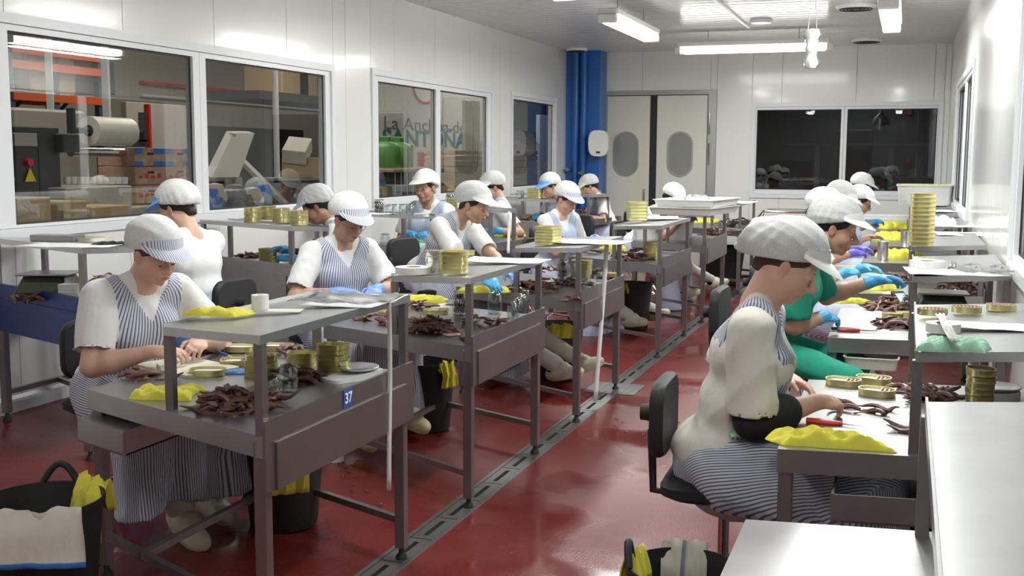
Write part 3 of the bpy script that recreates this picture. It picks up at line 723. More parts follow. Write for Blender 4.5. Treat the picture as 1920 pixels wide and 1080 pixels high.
# ceiling of narrow planks running across the room
cl = struct(B('frame_white').box(XL-.1, XR+.1, YN-.1, YB+.1, ZC+.02, ZC+.1).obj('ceiling'))
me = B('ceiling_white').box(XL, XR, .004, .196, ZC, ZC+.02).box(XL, XR, .09, .11, ZC-.003, ZC).mesh('ceiling_plank')
for i in range(int((YB-YN)/.2)+1): link('ceiling_plank', me, cl, (0, YN+.2*i, 0))
B('frame_white').box(-1.93, -1.90, 8, 14.1, ZC-.03, ZC-.004).obj('cable_trunking', cl)
for (px, py), r, lb, dk in (((1605, 13), .21, 'round white slotted ceiling vent nearer the camera', 1), ((1625, 76), .21, 'round white slotted ceiling vent near the back wall', 1), ((1427, 40), .13, 'small flat round cover on the ceiling between the lamps', 0), ((1082, 93), .16, 'round grey vent on the ceiling above the blue column', 1)):
    c = PZ(px, py, ZC-.02); o = B('frame_white').lathe([(r, .02), (r, .0), (r*.9, -.02), (.001, -.022)], n=28).obj('ceiling_vent' if dk else 'ceiling_cover', None, True, (c.x, min(c.y, 16.7), ZC-.022))
    tag(o, lb, 'vent' if dk else 'cover')
    if dk:
        for k in range(4): B('gasket').tube([(r*(.25+.18*k)*cos(a), r*(.25+.18*k)*sin(a), -.022) for a in [2*pi*j/24 for j in range(25)]], .008, 5).obj('vent_slot', o)
LL = ['batten lamp over the left rows, farthest of its line', 'batten lamp over the right wall tables, farthest of its line', 'long batten lamp hung crosswise in front of the back wall',
      'batten lamp over the third left table', 'batten lamp over the middle right tables', 'batten lamp over the second left table', 'batten lamp over the second right table', 'batten lamp over the nearest left table', 'batten lamp over the nearest right table']
for i, (x, y, L, a) in enumerate(LAMPS):
    t = thing('batten_lamp', (x, y, 3.0 if i != 2 else 3.03), 'white fluorescent '+LL[i], 'lamp', 'fluorescent batten lamps', rz=0 if a == 'y' else pi/2)
    h = L/2+.06
    B('plastic_white').box(-.1, .1, -h, h, .06, .12, .01).obj('lamp_housing', t)
    B('tube').box(-.085, .085, -h+.05, h-.05, -.02, .06, .02).obj('lamp_diffuser', t)
    for sy in (-1, 1): B('plastic_white').box(-.09, .09, sy*h-.04, sy*h+.04, -.02, .06, .01).obj('lamp_end_cap', t)
    B('alu').tube([(0, -h*.6, .11), (0, -h*.6, .295)], .006, 6).tube([(0, h*.6, .11), (0, h*.6, .295)], .006, 6).obj('lamp_hanger', t)
# bundle wrapped in film hanging from the ceiling
c = PY(1522, 92, 8.); t = thing('hanging_bundle', c, 'bundle wrapped in clear plastic film hanging from the ceiling on wires', 'bundle')
rings = []
for k in range(9):
    r = .045+.012*sin(k*2.1)+.01*(k < 3); rings.append([(r*cos(a)*(1+.12*sin(a*5+k*3)), r*sin(a)*(1+.12*cos(a*4+k)), .13-.26*k/8) for a in [2*pi*j/14 for j in range(14)]])
B('label_roll').loft([[(x*.8, y*.8, z) for x, y, z in r] for r in rings]).obj('bundle_core', t, True); B('film').loft(rings).obj('wrapping', t, True)
for dx in (-.03, .03): B('steel').tube([(dx, 0, .12), (dx*.4, 0, .35), (dx*.6, 0, ZC-c.z)], .003, 5).obj('hanging_wire', t)

# ---------------------------------------------------------------- warehouse behind the left windows
wh = [B('warehouse_floor').box(-14, XL-.12, -3, 40, -.1, 0), B('warehouse_wall').box(-14.1, -14, -3, 40, 0, 6), B('warehouse_wall').box(-14, XL-.12, 40, 40.1, 0, 6),
      B('warehouse_wall').box(-14, XL-.12, -3.1, -3, 0, 6), B('warehouse_wall').box(-14, XL-.12, -3, 40, 6, 6.1), B('warehouse_wall').box(XL-.14, XL-.12, -3, 40, 3.3, 6)]
for m, n in zip(wh, ('floor', 'wall_far', 'wall_end', 'wall_start', 'ceiling', 'wall_upper')): struct(m.obj(n))
def xr(px0, py0, px1, py1, X):
    a, b = PX(px0, py0, X), PX(px1, py1, X); return min(a.y, b.y), max(a.y, b.y), min(a.z, b.z), max(a.z, b.z)
def xbox(mt, px0, py0, px1, py1, X, dep, bev=.01, fly=False):
    y0, y1, z0, z1 = xr(px0, py0, px1, py1, X); z0 = z0 if fly else 0; return B(mt).box(X-dep, X, y0, y1, max(z0, .0), z1, bev)
# pallet rack
t = thing('pallet_rack', (-12.5, 8, 0), 'tall pallet rack with orange beams behind the machine', 'rack')
for px in (24, 108, 190):
    y = PX(px, 200, -11.5).y; B('rack_blue').box(.92, 1.0, y-8-.05, y-8+.05, 0, 5.2).box(.0, .08, y-8-.05, y-8+.05, 0, 5.2).beam((.04, y-8, 2.2), (.96, y-8, 3.0), .04).beam((.96, y-8, 3.0), (.04, y-8, 3.8), .04).obj('upright', t)
ya, yb = PX(24, 200, -11.5).y-8, PX(190, 200, -11.5).y-8
for py in (128, 185, 100):
    z = PX(100, py, -11.5).z; o = B('orange_paint').box(.94, 1.03, ya, yb, z-.05, z+.06).obj('beam', t); B('orange_paint').box(0, .06, ya, yb, z-.05, z+.06).obj('beam', t)
for i, (py, px) in enumerate(((118, 60), (118, 140), (176, 70), (176, 150))):
    c = PX(px, py, -11.9); tag(B('machine_dark' if i % 2 else 'cardboard').box(-.4, .4, -.45, .45, 0, .5, .02).obj('crate', loc=(c.x-.1, c.y, c.z)), ['brown', 'dark', 'tan', 'black'][i]+' crate stored on the orange beamed rack, '+['upper left', 'upper right', 'lower left', 'lower right'][i], 'crate')
for px, py0, lb in ((97, 55, 'thin white post standing in front of the rack'), (203, 82, 'white post at the right end of the pallet rack')):
    y0, y1, z0, z1 = xr(px-5, py0-30, px+5, 200, -10.); tag(B('frame_white').box(-10.1, -10., y0, y1, 0, 5).obj('post'), lb, 'post')
# film wrapping machine
X = -8.4; y0, y1, z0, z1 = xr(102, 200, 250, 335, X)
t = thing('wrapping_machine', (X-.5, (y0+y1)/2, 0), 'beige packing machine with a big roll of white film on top', 'machine'); yc = (y0+y1)/2
B('machine_beige').box(-.6, .0, y0-yc, y1-yc-.15, .9, z1, .03).box(-.4, .3, y0-yc, y1-yc, .75, 1.0, .02).obj('machine_body', t)
for yy in (y0-yc+.05, y1-yc-.05): B('machine_dark').box(.2, .28, yy-.04, yy+.04, 0, .8).box(-.4, -.32, yy-.04, yy+.04, 0, .8).obj('leg', t)
a, b = PX(166, 245, -8.), PX(240, 246, -8.); zc = a.z
o = MB().use('film_roll').tube([(.9-.0, a.y-yc, zc), (.9, b.y-yc, zc)], .15, 28).obj('film_roll', t, True)
MB().use('machine_dark').tube([(.9, a.y-yc-.25, zc), (.9, b.y-yc+.25, zc)], .03, 12).tube([(.9, a.y-yc-.003, zc), (.9, a.y-yc+.02, zc)], .06, 20).obj('roll_spindle', o, True)
for yy in (a.y-yc-.25, b.y-yc+.25): B('machine_dark').box(.86, .94, yy-.02, yy+.02, zc-.1, zc+.22).box(.2, .94, yy-.02, yy+.02, zc-.16, zc-.08).obj('roll_bracket', t)
B('chrome').tube([(.75, a.y-yc-.1, zc-.22), (.75, b.y-yc+.35, zc-.22)], .05, 14).obj('guide_roller', t, True)
m = xbox('machine_dark', 26, 236, 118, 402, -7.6, .5); t = m.obj('control_cabinet'); tag(t, 'dark grey electric control cabinet with warning triangle, left of the machine', 'cabinet')
y0, y1, z0, z1 = xr(26, 236, 118, 402, -7.6)
B('gasket').box(-7.6, -7.596, (y0+y1)/2-.004, (y0+y1)/2+.004, z0+.05, z1-.04).obj('door_joint', t)
c = PX(57, 330, -7.58); B('yellow_paint').add([(c.x, c.y-.07, c.z-.05), (c.x, c.y+.07, c.z-.05), (c.x, c.y, c.z+.08)], [(0, 1, 2)]).obj('warning_triangle', t)
c = PX(53, 304, -7.58); B('red_plastic').tube([(c.x-.02, c.y, c.z), (c.x+.03, c.y, c.z)], .035, 12).obj('red_switch', t, True)
c = PX(48, 262, -7.59); B('alu').box(c.x-.02, c.x+.01, c.y-.14, c.y+.14, c.z-.06, c.z+.06, .005).obj('display', t)
tag(xbox('machine_dark', 117, 250, 152, 286, -7.5, .2, fly=True).obj('control_box'), 'small black control box between cabinet and film roll', 'box')
tag(xbox('machine_beige', 122, 352, 248, 358, -7.4, .6).obj('side_bench'), 'low beige bench plate in front of the packing machine', 'bench')
for i in range(10): 
    c = PX(126+12*i, 345, -7.6); tag(B('plastic_white').lathe([(.001, 0), (.03, 0), (.035, .07), (.03, .07), (.001, .065)], n=10).obj('pot', None, True, c), 'small white pot in the row on the beige bench', 'pot', 'white pots on the bench behind the left window')
for i, (p, q, r_, s_) in enumerate(((30, 372, 98, 425), (120, 378, 165, 425), (170, 388, 245, 430))):
    tag(xbox('cardboard', p, q, r_, s_, -7., .5).obj('carton'), 'brown '+['large', 'narrow', 'long low'][i]+' carton under the bench behind the leftmost pane', 'carton')
# printed cartons, two columns of three
y0, y1, z0, z1 = xr(252, 276, 366, 376, -8.); dy = (y1-y0)/2; dz = (z1-z0)/3
for i in range(2):
    for j in range(3):
        o = B('carton_print').box(-.5, 0, 0, dy-.01, 0, dz-.006, .006).obj('printed_carton', loc=(-8., y0+i*dy, z0+j*dz))
        tag(o, f"printed carton with red pattern, {['left','right'][i]} column, {['bottom','middle','top'][j]} of its stack", 'carton', 'printed cartons stacked behind the left window')
        if j == 2:
            for k in range(2): B('blue_hem').box(0, .004, .0 if k == 0 else dy*.6, dy*.25 if k == 0 else dy-.02, dz*.66, dz*.95).obj('blue_tape', o); B('blue_hem').box(0, .004, .0 if k == 0 else dy*.6, dy*.25 if k == 0 else dy-.02, .0, dz*.25).obj('blue_tape', o)
        else:
            for k in range(4): B('red_plastic').box(0, .002, dy*(.1+.2*k), dy*(.22+.2*k), dz*.35, dz*(.5+.1*(k % 2))).obj('print_mark', o)
        B('gasket').box(0, .003, dy*.4, dy*.6, dz*.6, dz*.72).obj('hand_hole', o)
y0, y1, z0, z1 = xr(300, 375, 400, 376, -8.); tag(B('machine_beige').box(-8.6, -7.9, y0-1.0, y1, 0, z0, .02).obj('low_platform'), 'low platform carrying the printed cartons', 'platform')
# darker recess, door opening, pole, slanted conveyor
tag(xbox('machine_beige', 236, 190, 384, 300, -11, .1).obj('partition'), 'brownish partition wall behind the printed cartons', 'partition')
tag(xbox('red_plastic', 279, 195, 286, 275, -10.5, .1).obj('red_pole'), 'thin dark red upright beside the printed cartons', 'pole')
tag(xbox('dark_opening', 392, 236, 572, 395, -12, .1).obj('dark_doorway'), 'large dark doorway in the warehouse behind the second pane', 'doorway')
y0, y1, z0, z1 = xr(384, 168, 612, 176, -13.9); tag(B('red_plastic').box(-14.0, -13.9, y0-2, y1+2, z0, z0+.06).obj('red_rail'), 'long thin red rail high on the warehouse wall', 'rail')
y0, y1, z0, z1 = xr(384, 190, 612, 196, -13.9); tag(B('frame_white').box(-14.0, -13.9, y0-2, y1+2, z0, z0+.05).obj('white_conduit'), 'thin white conduit below the red rail', 'conduit')
a = PX(519, 300, -9); tag(B('frame_white').tube([(-9, a.y, 0), (-9, a.y, 5)], .045, 12).obj('white_pole', None, True), 'slim white pole standing behind the second pane', 'pole')
p0, p1, p2, p3 = PX(397, 333, -8.0), PX(448, 332, -8.0), PX(477, 250, -8.3), PX(437, 250, -8.3)
t = thing('tipping_conveyor', (-8, p0.y, 0), 'grey slanted conveyor panel on legs behind the second pane', 'conveyor')
q = [p-t.location for p in (p0, p1, p2, p3)]; nn = Vector((-.1, .0, .03))
B('machine_beige').loft([[tuple(v) for v in q], [tuple(v+nn) for v in q]]).obj('panel', t)
a, b = PX(452, 300, -8.2)-t.location, PX(545, 392, -7.6)-t.location
B('alu').beam(a, b, .25, .05).obj('chute', t); B('alu').beam(q[3], (q[3].x-.3, q[3].y, 0), .06).obj('leg', t); B('alu').beam((q[1].x, q[1].y, q[1].z), (q[1].x, q[1].y, 0), .06).obj('leg', t)
t = thing('carton_tray', (-8, PX(560, 325, -8).y, 0), 'low metal bench under the two open cartons behind the second pane', 'bench')
z = PX(565, 332, -8).z; B('alu').box(-.3, .3, -.55, .9, z-.04, z, .005).obj('bench_top', t); B('machine_dark').box(-.28, .28, -.5, .8, 0, z-.04).obj('bench_base', t)
c = PX(562, 328, -7.9); tag(B('cardboard').box(-.2, .2, -.2, .35, 0, .27, .006).obj('open_carton', loc=(c.x, c.y, z+.0), rz=.3), 'brown open carton on the metal bench behind the second pane', 'carton')
o = B('white_cloth').box(-.16, .16, -.2, .2, 0, .2, .006).obj('pale_carton', loc=(c.x, c.y-.05, z+.28), rz=(.5, .1, .3)); tag(o, 'pale small carton tipped on top of the brown open carton', 'carton')
for i in range(3): c = PX(520+32*i, 150-4*i, -11); tag(B('cardboard').box(-.4, .4, -.5, .45, 0, .55+.2*(i == 0), .02).obj('stored_box', loc=(c.x, c.y, c.z-.4)), ['tall', 'middle', 'far'][i]+' brown box stored high up behind the second pane', 'box')
y0, y1, z0, z1 = xr(490, 160, 612, 166, -11); tag(B('machine_dark').box(-11.5, -10.4, y0-1, y1+2, z0-.3, z0-.15).obj('mezzanine_shelf'), 'dark high shelf carrying the stored brown boxes', 'shelf')
for i in range(7):
    c = PX(392+random.random()*150, 352+random.random()*25, -7.2); tag(B(('machine_dark', 'blue_paint', 'machine_beige')[i % 3]).lathe([(.12, 0), (.14, .12), (.09, .25), (.001, .27)], n=10).obj('drum', None, True, (c.x, c.y, c.z-.2)), 'squat drum in the jumble behind the second pane', 'drum', 'drums and pots behind the second pane')
y0, y1, z0, z1 = xr(390, 380, 620, 380, -7.2); tag(B('machine_dark').box(-7.7, -6.9, y0, y1, 0, z0-.02).obj('dark_counter'), 'long dark counter below the second pane', 'counter')
# second window: painted wall with lettering, containers, slatted stack
X = -9.6; y0, y1, z0, z1 = xr(690, 150, 835, 360, X)
lw = struct(B('wall_white').box(X-.1, X, 18.4, 27, 0, 4.6).obj('wall_lettering'))
def text(body, size, mt, M4, name, parent=None, ext=.002, sx=1, bold=0.):
    c = bpy.data.curves.new(name, 'FONT'); c.body = body; c.size = size; c.extrude = ext; c.align_x = 'CENTER'; c.align_y = 'CENTER'; c.offset = bold
    c.resolution_u = 3
    o = bpy.data.objects.new(name, c); me = bpy.data.meshes.new_from_object(o); bpy.data.objects.remove(o); me.materials.clear(); me.materials.append(MAT[mt])
    me.transform(Matrix.Diagonal((sx, 1, 1, 1))); o = link(name, me, parent); o.matrix_world = M4; return o
def fitw(o, w_):
    xs = [v.co.x for v in o.data.vertices]; o.data.transform(Matrix.Diagonal((w_/(max(xs)-min(xs)), 1, 1, 1)))
RX = Matrix(((0, 0, 1, 0), (1, 0, 0, 0), (0, 1, 0, 0), (0, 0, 0, 1)))     # text facing +x, reading towards +y
a, b, c = PX(720, 236, X), PX(871, 231, X), PX(795, 234, X)
o = text('La Anchoa de', .36, 'letter_grey', Matrix.Translation((X+.004, (a.y+b.y)/2, (a.z+b.z)/2-.03)) @ RX, 'lettering', lw, sx=1)
fitw(o, b.y-a.y)
c1, c2 = PX(716, 264, X), PX(874, 258, X)
o = text('SANTOÑA', .46, 'letter_teal', Matrix.Translation((X+.004, (c1.y+c2.y)/2, (c1.z+c2.z)/2-.02)) @ RX, 'lettering', lw, bold=.012)
fitw(o, c2.y-c1.y)
c = PX(795, 165, X)
B('red_plastic').tube([(X+.005, c.y+.55*cos(a), c.z+.3*sin(a)) for a in [pi+pi*k/16 for k in range(17)]], .03, 6).obj('painted_emblem', lw)
for i, px in enumerate((722, 746)):
    c = PX(px, 314, -8.2); tag(B('green_container').lathe([(.001, 0), (.24, 0), (.26, .05), (.26, .32), (.2, .4), (.1, .43), (.1, .5), (.06, .52), (.001, .52)], n=20).obj('green_container', None, True, c), ['left', 'right'][i]+' round green plastic container on the mesh cage behind window two', 'container')
y0, y1, z0, z1 = xr(706, 316, 800, 362, -8.2); t = thing('mesh_cage', (-8.2, y0, 0), 'wire mesh pallet cage under the green containers', 'cage')
B('cardboard').box(-.45, .4, -.2, y1-y0+.3, z1-.06, z1, .01).obj('cage_lid', t)
m = B('alu')
for k in range(10): m.tube([(.38, -.1+k*(y1-y0+.3)/10, 0), (.38, -.1+k*(y1-y0+.3)/10, z1-.06)], .008, 4)
for k in range(7): m.tube([(.38, -.1, .1+z1/8*k), (.38, y1-y0+.2, .1+z1/8*k)], .008, 4)
m.obj('wire_mesh', t); B('dark_opening').box(-.4, .3, -.1, y1-y0+.2, .02, z1-.07).obj('cage_content', t)
tag(xbox('machine_dark', 706, 270, 775, 300, -9., .1).obj('dark_board'), 'dark board on the wall behind the green containers', 'board')
tag(xbox('red_plastic', 787, 285, 800, 312, -8.95, .05, fly=True).obj('fire_extinguisher'), 'small red extinguisher behind the green containers', 'extinguisher')
for k in range(8):
    y0, y1, z0, z1 = xr(853, 282+k*10.5, 914, 290+k*10.5, -7.6); tag(B('cardboard').box(-8.2, -7.6, y0, y1+.6, z0, z1, .008).obj('slatted_board'), 'brown board in the tall stack behind the right pane of window two', 'board', 'brown boards stacked behind window two')
for i, (p, q) in enumerate(((873, 886), (888, 900))):
    tag(xbox('wood_pale' if 'wood_pale' in MAT else 'white_cloth', p, 188, q, 280, -8.6, .08).obj('pale_upright'), ['wide', 'narrow'][i]+' pale upright panel leaning behind the brown boards', 'panel')
# third window
for k in range(6):
    y0, y1, z0, z1 = xr(966, 281+k*11, 1008, 290+k*11, -7.2); tag(B('cardboard').box(-7.8, -7.2, y0, y1, z0, z1, .01).obj('brown_board'), 'brown board in the film wrapped stack behind window three', 'board', 'brown boards behind window three')
y0, y1, z0, z1 = xr(964, 262, 1010, 345, -7.15); tag(B('film').box(-7.9, -7.12, y0-.05, y1+.05, z0-.4, z1, .08).obj('stretch_film'), 'clear stretch film hood over the brown board stack', 'film')
tag(xbox('rack_blue', 964, 195, 1036, 260, -9.4, .1).obj('dark_shelving'), 'dark blue shelving behind window three', 'shelving')
tag(xbox('apron_pale', 1012, 215, 1036, 345, -8.8, .1).obj('mauve_panel'), 'pale mauve panel at the right of window three', 'panel')

# ---------------------------------------------------------------- dim room behind the back window and beyond the right wall
bk = [B('backroom').box(-5, 4, 23, 23.1, 0, 3.4), B('backroom').box(-5, 4, YB+.11, 23, -.1, 0), B('backroom').box(-5, 4, YB+.11, 23, 3.4, 3.5), B('backroom').box(-5.1, -5, YB+.11, 23, 0, 3.4), B('backroom').box(4, 4.1, YB+.11, 23, 0, 3.4)]
for m, n in zip(bk, ('wall_back_room', 'floor', 'ceiling', 'wall_back_room_left', 'wall_back_room_right')): struct(m.obj(n))
bk = [B('backroom').box(3.5, 3.6, 1, YB, 0, 3.4), B('backroom').box(XR+.11, 3.5, 1, YB, -.1, 0), B('backroom').box(XR+.11, 3.5, 1, YB, 3.4, 3.5), B('backroom').box(XR+.11, 3.5, .9, 1, 0, 3.4)]
for m, n in zip(bk, ('wall_side_room', 'floor', 'ceiling', 'wall_side_room_near')): struct(m.obj(n))
def yr(px0, py0, px1, py1, Y, dep, mt, name, lb, cat):
    a, b = PY(px0, py0, Y), PY(px1, py1, Y); return tag(B(mt).box(min(a.x, b.x), max(a.x, b.x), Y, Y+dep, 0 if ('upright' in name or 'support' in name or 'machine' in name or 'bench' in name) else max(0, min(a.z, b.z)), max(a.z, b.z), .004).obj(name), lb, cat)
yr(1572, 244, 1636, 270, 21, .3, 'plastic_white', 'white_machine_hood', 'upper white machine panel seen through the back window', 'machine')
yr(1572, 281, 1634, 316, 21, .3, 'plastic_white', 'white_machine', 'lower white machine panel seen through the back window', 'machine')
yr(1470, 268, 1745, 274, 20, .1, 'steel', 'steel_rail', 'long horizontal steel rail in the dim back room', 'rail')
yr(1528, 274, 1536, 350, 20, .1, 'steel', 'steel_upright', 'steel upright under the rail, left of the mullion', 'post')
yr(1665, 274, 1673, 360, 20, .1, 'steel', 'steel_support', 'steel upright under the rail, right of the mullion', 'post')
yr(1440, 300, 1520, 350, 21.5, .6, 'machine_dark', 'dark_bench', 'dark bench in the left part of the back room', 'bench')
yr(1700, 205, 1710, 215, 22.9, .1, 'red_plastic', 'red_alarm', 'small red alarm box high in the back room', 'alarm')
yr(1697, 298, 1706, 307, 22.9, .1, 'red_plastic', 'red_button', 'small red button box low in the back room', 'alarm')
yr(1722, 200, 1730, 355, 21, .1, 'frame_white', 'white_jamb', 'white door jamb at the right of the back room', 'jamb')
c = PY(1652, 222, 20.5); tag(B('alu').lathe([(.16, -.12), (.12, 0), (.04, .08), (.012, .12), (.008, 3.4-c.z)], n=16).obj('bell_lamp', None, True, c), 'unlit grey bell lamp hanging in the back room', 'lamp')

# ================================================================== WORK TABLES
def lerp(a, b, t): return (a[0]+(b[0]-a[0])*t, a[1]+(b[1]-a[1])*t)
TABLES = {}
def worktable(key, a, b, c, d, label, zt=.8, s=.5, zs=1.13, drop=.03, over=0., plate=None, panel='steel_leg', drawer=None, legs=(1, 1, 1, 1), group='steel work tables', side='steel', panelh=.19, posts=(1, 1, 1, 1), shelf=True, up=.05, edge=None, ext=0):
    """a,b panel edge (near, far); c,d worker edge (near, far)"""
    cx = (a[0]+b[0]+c[0]+d[0])/4; cy = (a[1]+b[1]+c[1]+d[1])/4
    t = thing('work_table', (cx, cy, 0), label, 'table', group); L = lambda p: (p[0]-cx, p[1]-cy)
    A, Bq, Cq, D = map(L, (a, b, c, d)); TABLES[key] = (a, b, c, d, zt, zs)
    B('steel').prism([A, Bq, D, Cq], zt-.006, zt).obj('table_top', t)
    def apron(p, q, name='apron_rim', h=.075, m_=side, o=0):
        v = Vector((q[0]-p[0], q[1]-p[1], 0)).normalized(); n = Vector((v.y, -v.x, 0))
        if n.dot(Vector((-(p[0]+q[0])/2, -(p[1]+q[1])/2, 0))) < 0: n = -n
        n *= .016; B(m_).prism([p, q, (q[0]+n.x, q[1]+n.y), (p[0]+n.x, p[1]+n.y)], zt-h, zt-.006+o).obj(name, t)
    apron(A, Cq); apron(Cq, D); apron(D, Bq)
    v = Vector((Bq[0]-A[0], Bq[1]-A[1], 0)).normalized(); n = Vector((v.y, -v.x, 0))
    if n.dot(Vector((-(A[0]+Bq[0])/2, -(A[1]+Bq[1])/2, 0))) > 0: n = -n      # outward
    o = n*.012; pan = B(panel).prism([A, Bq, (Bq[0]+o.x, Bq[1]+o.y), (A[0]+o.x, A[1]+o.y)], zt-panelh, zt+up)
    bp = pan.obj('back_panel', t)
    p0, p1 = lerp(A, Bq, .05), lerp(A, Bq, .93); o1, o2 = n*.012, n*.02
    B(panel).prism([(p0[0]+o1.x, p0[1]+o1.y), (p1[0]+o1.x, p1[1]+o1.y), (p1[0]+o2.x, p1[1]+o2.y), (p0[0]+o2.x, p0[1]+o2.y)], zt-panelh, zt-.03).obj('cover_plate', bp)
    inn = lambda p, k=.03: (p[0]*(1-k/max(hypot(*p), .1)), p[1]*(1-k/max(hypot(*p), .1)))
    for on, p in zip(legs, (A, Bq, Cq, D)):
        if not on: continue
        q = inn(p, .045); zf = fz(q[0]+cx)
        lg = B('steel_leg').box(q[0]-.022, q[0]+.022, q[1]-.022, q[1]+.022, zf+.05, zt-.07 if p not in (A, Bq) else zt-.02, .003).obj('leg', t)
        B('rubber').lathe([(.012, .055), (.012, .03), (.024, .015), (.026, .0), (.001, 0)], (q[0], q[1], zf+.0), 10).obj('foot', lg, True)
    zz = .17
    for p, q in ((A, Cq), (Bq, D)):
        p, q = inn(p, .045), inn(q, .045); B('steel_leg').beam((*p, zz+fz(p[0]+cx)), (*q, zz+fz(q[0]+cx)), .028).obj('stretcher', t)
    p, q = lerp(inn(A), inn(Cq), .72), lerp(inn(Bq), inn(D), .72); B('steel_leg').beam((*p, zz+fz(p[0]+cx)), (*q, zz+fz(q[0]+cx)), .028).obj('stretcher', t)
    if shelf:
        Ai, Bi = lerp(A, Cq, s), lerp(Bq, D, s); Ao, Bo = lerp(A, Cq, -over), lerp(Bq, D, -over)
        B('steel_light').prism([Ao, Bo, Bi, Ai], [zs-.03, zs-.03, zs-.03-drop, zs-.03-drop], [zs, zs, zs-drop, zs-drop]).obj('shelf_board', t)
        e = Vector((Ai[0]-Ao[0], Ai[1]-Ao[1], 0)).normalized()*.006
        B(edge or 'steel_light').prism([Ai, Bi, (Bi[0]+e.x, Bi[1]+e.y), (Ai[0]+e.x, Ai[1]+e.y)], zs-.03-drop, zs+.012-drop).obj('shelf_lip', t)
        for on, p, dz in zip(posts, (A, Bq, Ai, Bi), (0, 0, drop, drop)):
            if on: q = inn(p, .03); B('steel_leg').box(q[0]-.016, q[0]+.016, q[1]-.016, q[1]+.016, zt-.005, zs-.028-dz, .002).obj('post', t)
    if plate:      # small blue number plate on the panel
        f = lerp(A, Bq, plate[1]); ang = atan2(v.y, v.x)
        M4 = Matrix.Translation((f[0]+n.x*.0135+cx, f[1]+n.y*.0135+cy, zt+.014)) @ Matrix.Rotation(ang, 4, 'Z') @ Matrix.Rotation(pi/2, 4, 'X')
        pl = B('sign_blue').box(-.034, .034, -.034, .034, -.001, .001).obj('number_plate', t); pl.matrix_local = Matrix.Translation((-cx, -cy, 0)) @ M4
        tx = text(plate[0], .055, 'sign_white', Matrix.Identity(4), 'plate_number', pl, bold=.0012); tx.matrix_local = Matrix.Translation((0, 0, .0015))
    if drawer:     # runner with a pulled-out drawer below the near rim: (t0, t1, pull, tray)
        t0, t1, pull = drawer[:3]; u = lerp(A, Cq, t0); w_ = lerp(A, Cq, t1); od = Vector((0, -1, 0))*pull
        q = [u, w_, (w_[0], w_[1]+.35), (u[0], u[1]+.35)]; q = [(x, y-pull) for x, y in q]; z0, z1 = zt-.19, zt-.105
        dr = B('steel').prism(q, z0, z0+.006).obj('drawer', t)
        m = B('steel')
        for i in range(4):
            p, r_ = q[i], q[(i+1) % 4]; dx = Vector((r_[0]-p[0], r_[1]-p[1], 0)).normalized(); nn = Vector((-dx.y, dx.x, 0))*.008
            m.prism([p, r_, (r_[0]-nn.x, r_[1]-nn.y), (p[0]-nn.x, p[1]-nn.y)], z0, z1 if i != 2 else z1)
        m.obj('drawer_front', dr)
        if len(drawer) > 3: B('steel').prism(q, z1, z1+.006).obj('drawer_lid', dr)
    return t
A_T = [('A1', 3.03, 4.17, (-2.95, 3.43), 'near left table, number 37 plate on its side panel'), ('A2', 4.85, 5.97, (-2.92, 5.23), 'second table along the drain, just behind the table with the 37 plate'),
       ('A3', 6.72, 7.85, (-2.92, 7.1), 'third table along the drain, long white tape hanging from its shelf'), ('A4', 9.18, 10.5, (-2.87, 9.68), 'fourth table along the drain, square gold tins on its shelf'),
       ('A5', 11.35, 12.75, (-2.8, 11.8), 'fifth table along the drain, white crates on its shelf'), ('A6', 13.9, 15.3, (-2.7, 14.3), 'farthest table along the drain, nobody seated at it')]
for k, y0, y1, c, lb in A_T:
    dy = c[1]-y0
    worktable(k, (-1.92, y0), (-1.92, y1), c, (c[0], y1+dy*.8), 'steel worktable, '+lb, plate=('37', .49) if k == 'A1' else None, drawer=(.70, 1.0, .06, 1) if k == 'A1' else None)
B_T = [('B0', (-3.95, 4.60), (-4.93, 5.0), (.10, .62), 'steel table with blue panel at the left edge of the photo'), ('B1', (-3.87, 6.53), (-4.93, 7.0), (.14, .55), 'steel table by the window wall, four gold tin stacks on its shelf'),
       ('B2', (-3.82, 8.2), (-4.93, 8.68), (.16, .62), 'steel table by the wall, fish jar and glasses on its shelf'), ('B3', (-3.5, 9.35), (-4.6, 9.85), (.12, .75), 'steel table by the wall, yellow cloth on its right corner'),
       ('B4', (-3.75, 11.8), (-4.9, 12.4), (.15, .7), 'steel table by the third window, one gold tin stack on its shelf'), ('B5', (-3.75, 13.5), (-4.8, 13.9), (.1, 1.3), 'steel table before the blue column')]
for k, a, b, v, lb in B_T:
    blue = k == 'B0'
    worktable(k, a, b, (a[0]+v[0], a[1]+v[1]), (b[0]+v[0]*.2, b[1]+v[1]), lb, zt=.92 if k != 'B5' else .9, zs=1.225, s=.62, drop=.02, panel='blue_steel' if blue else 'steel_leg', side='blue_steel' if blue else 'steel', panelh=.22, group='steel work tables by the window wall')
C_T = [('C0', 1.45, 2.74, 'empty steel table nearest the camera, its raised shelf filling the corner'), ('C1', 3.46, 4.62, 'steel table by the right wall with a green towel on its shelf'),
       ('C2', 5.75, 6.95, 'second steel table by the right wall, label roll and paper on its shelf'), ('C3', 7.72, 9.0, 'third steel table by the right wall, tall gold tin stack on its shelf'),
       ('C4', 10.05, 11.2, 'fourth steel table by the right wall, crumpled tissue on its shelf'), ('C5', 12.0, 13.1, 'fifth steel table by the right wall'), ('C6', 13.8, 15.0, 'steel table at the far end of the right wall with a white crate on top')]
for k, y0, y1, lb in C_T:
    worktable(k, (.5, y0+.12), (.5, y1+.12), (-.345, y0), (-.345, y1), lb, s=.53 if k != 'C0' else .51, zs=1.14, drop=.02, drawer=(.42, .80, .10) if k in ('C1',) else None, panelh=.1, group='steel work tables by the right wall')

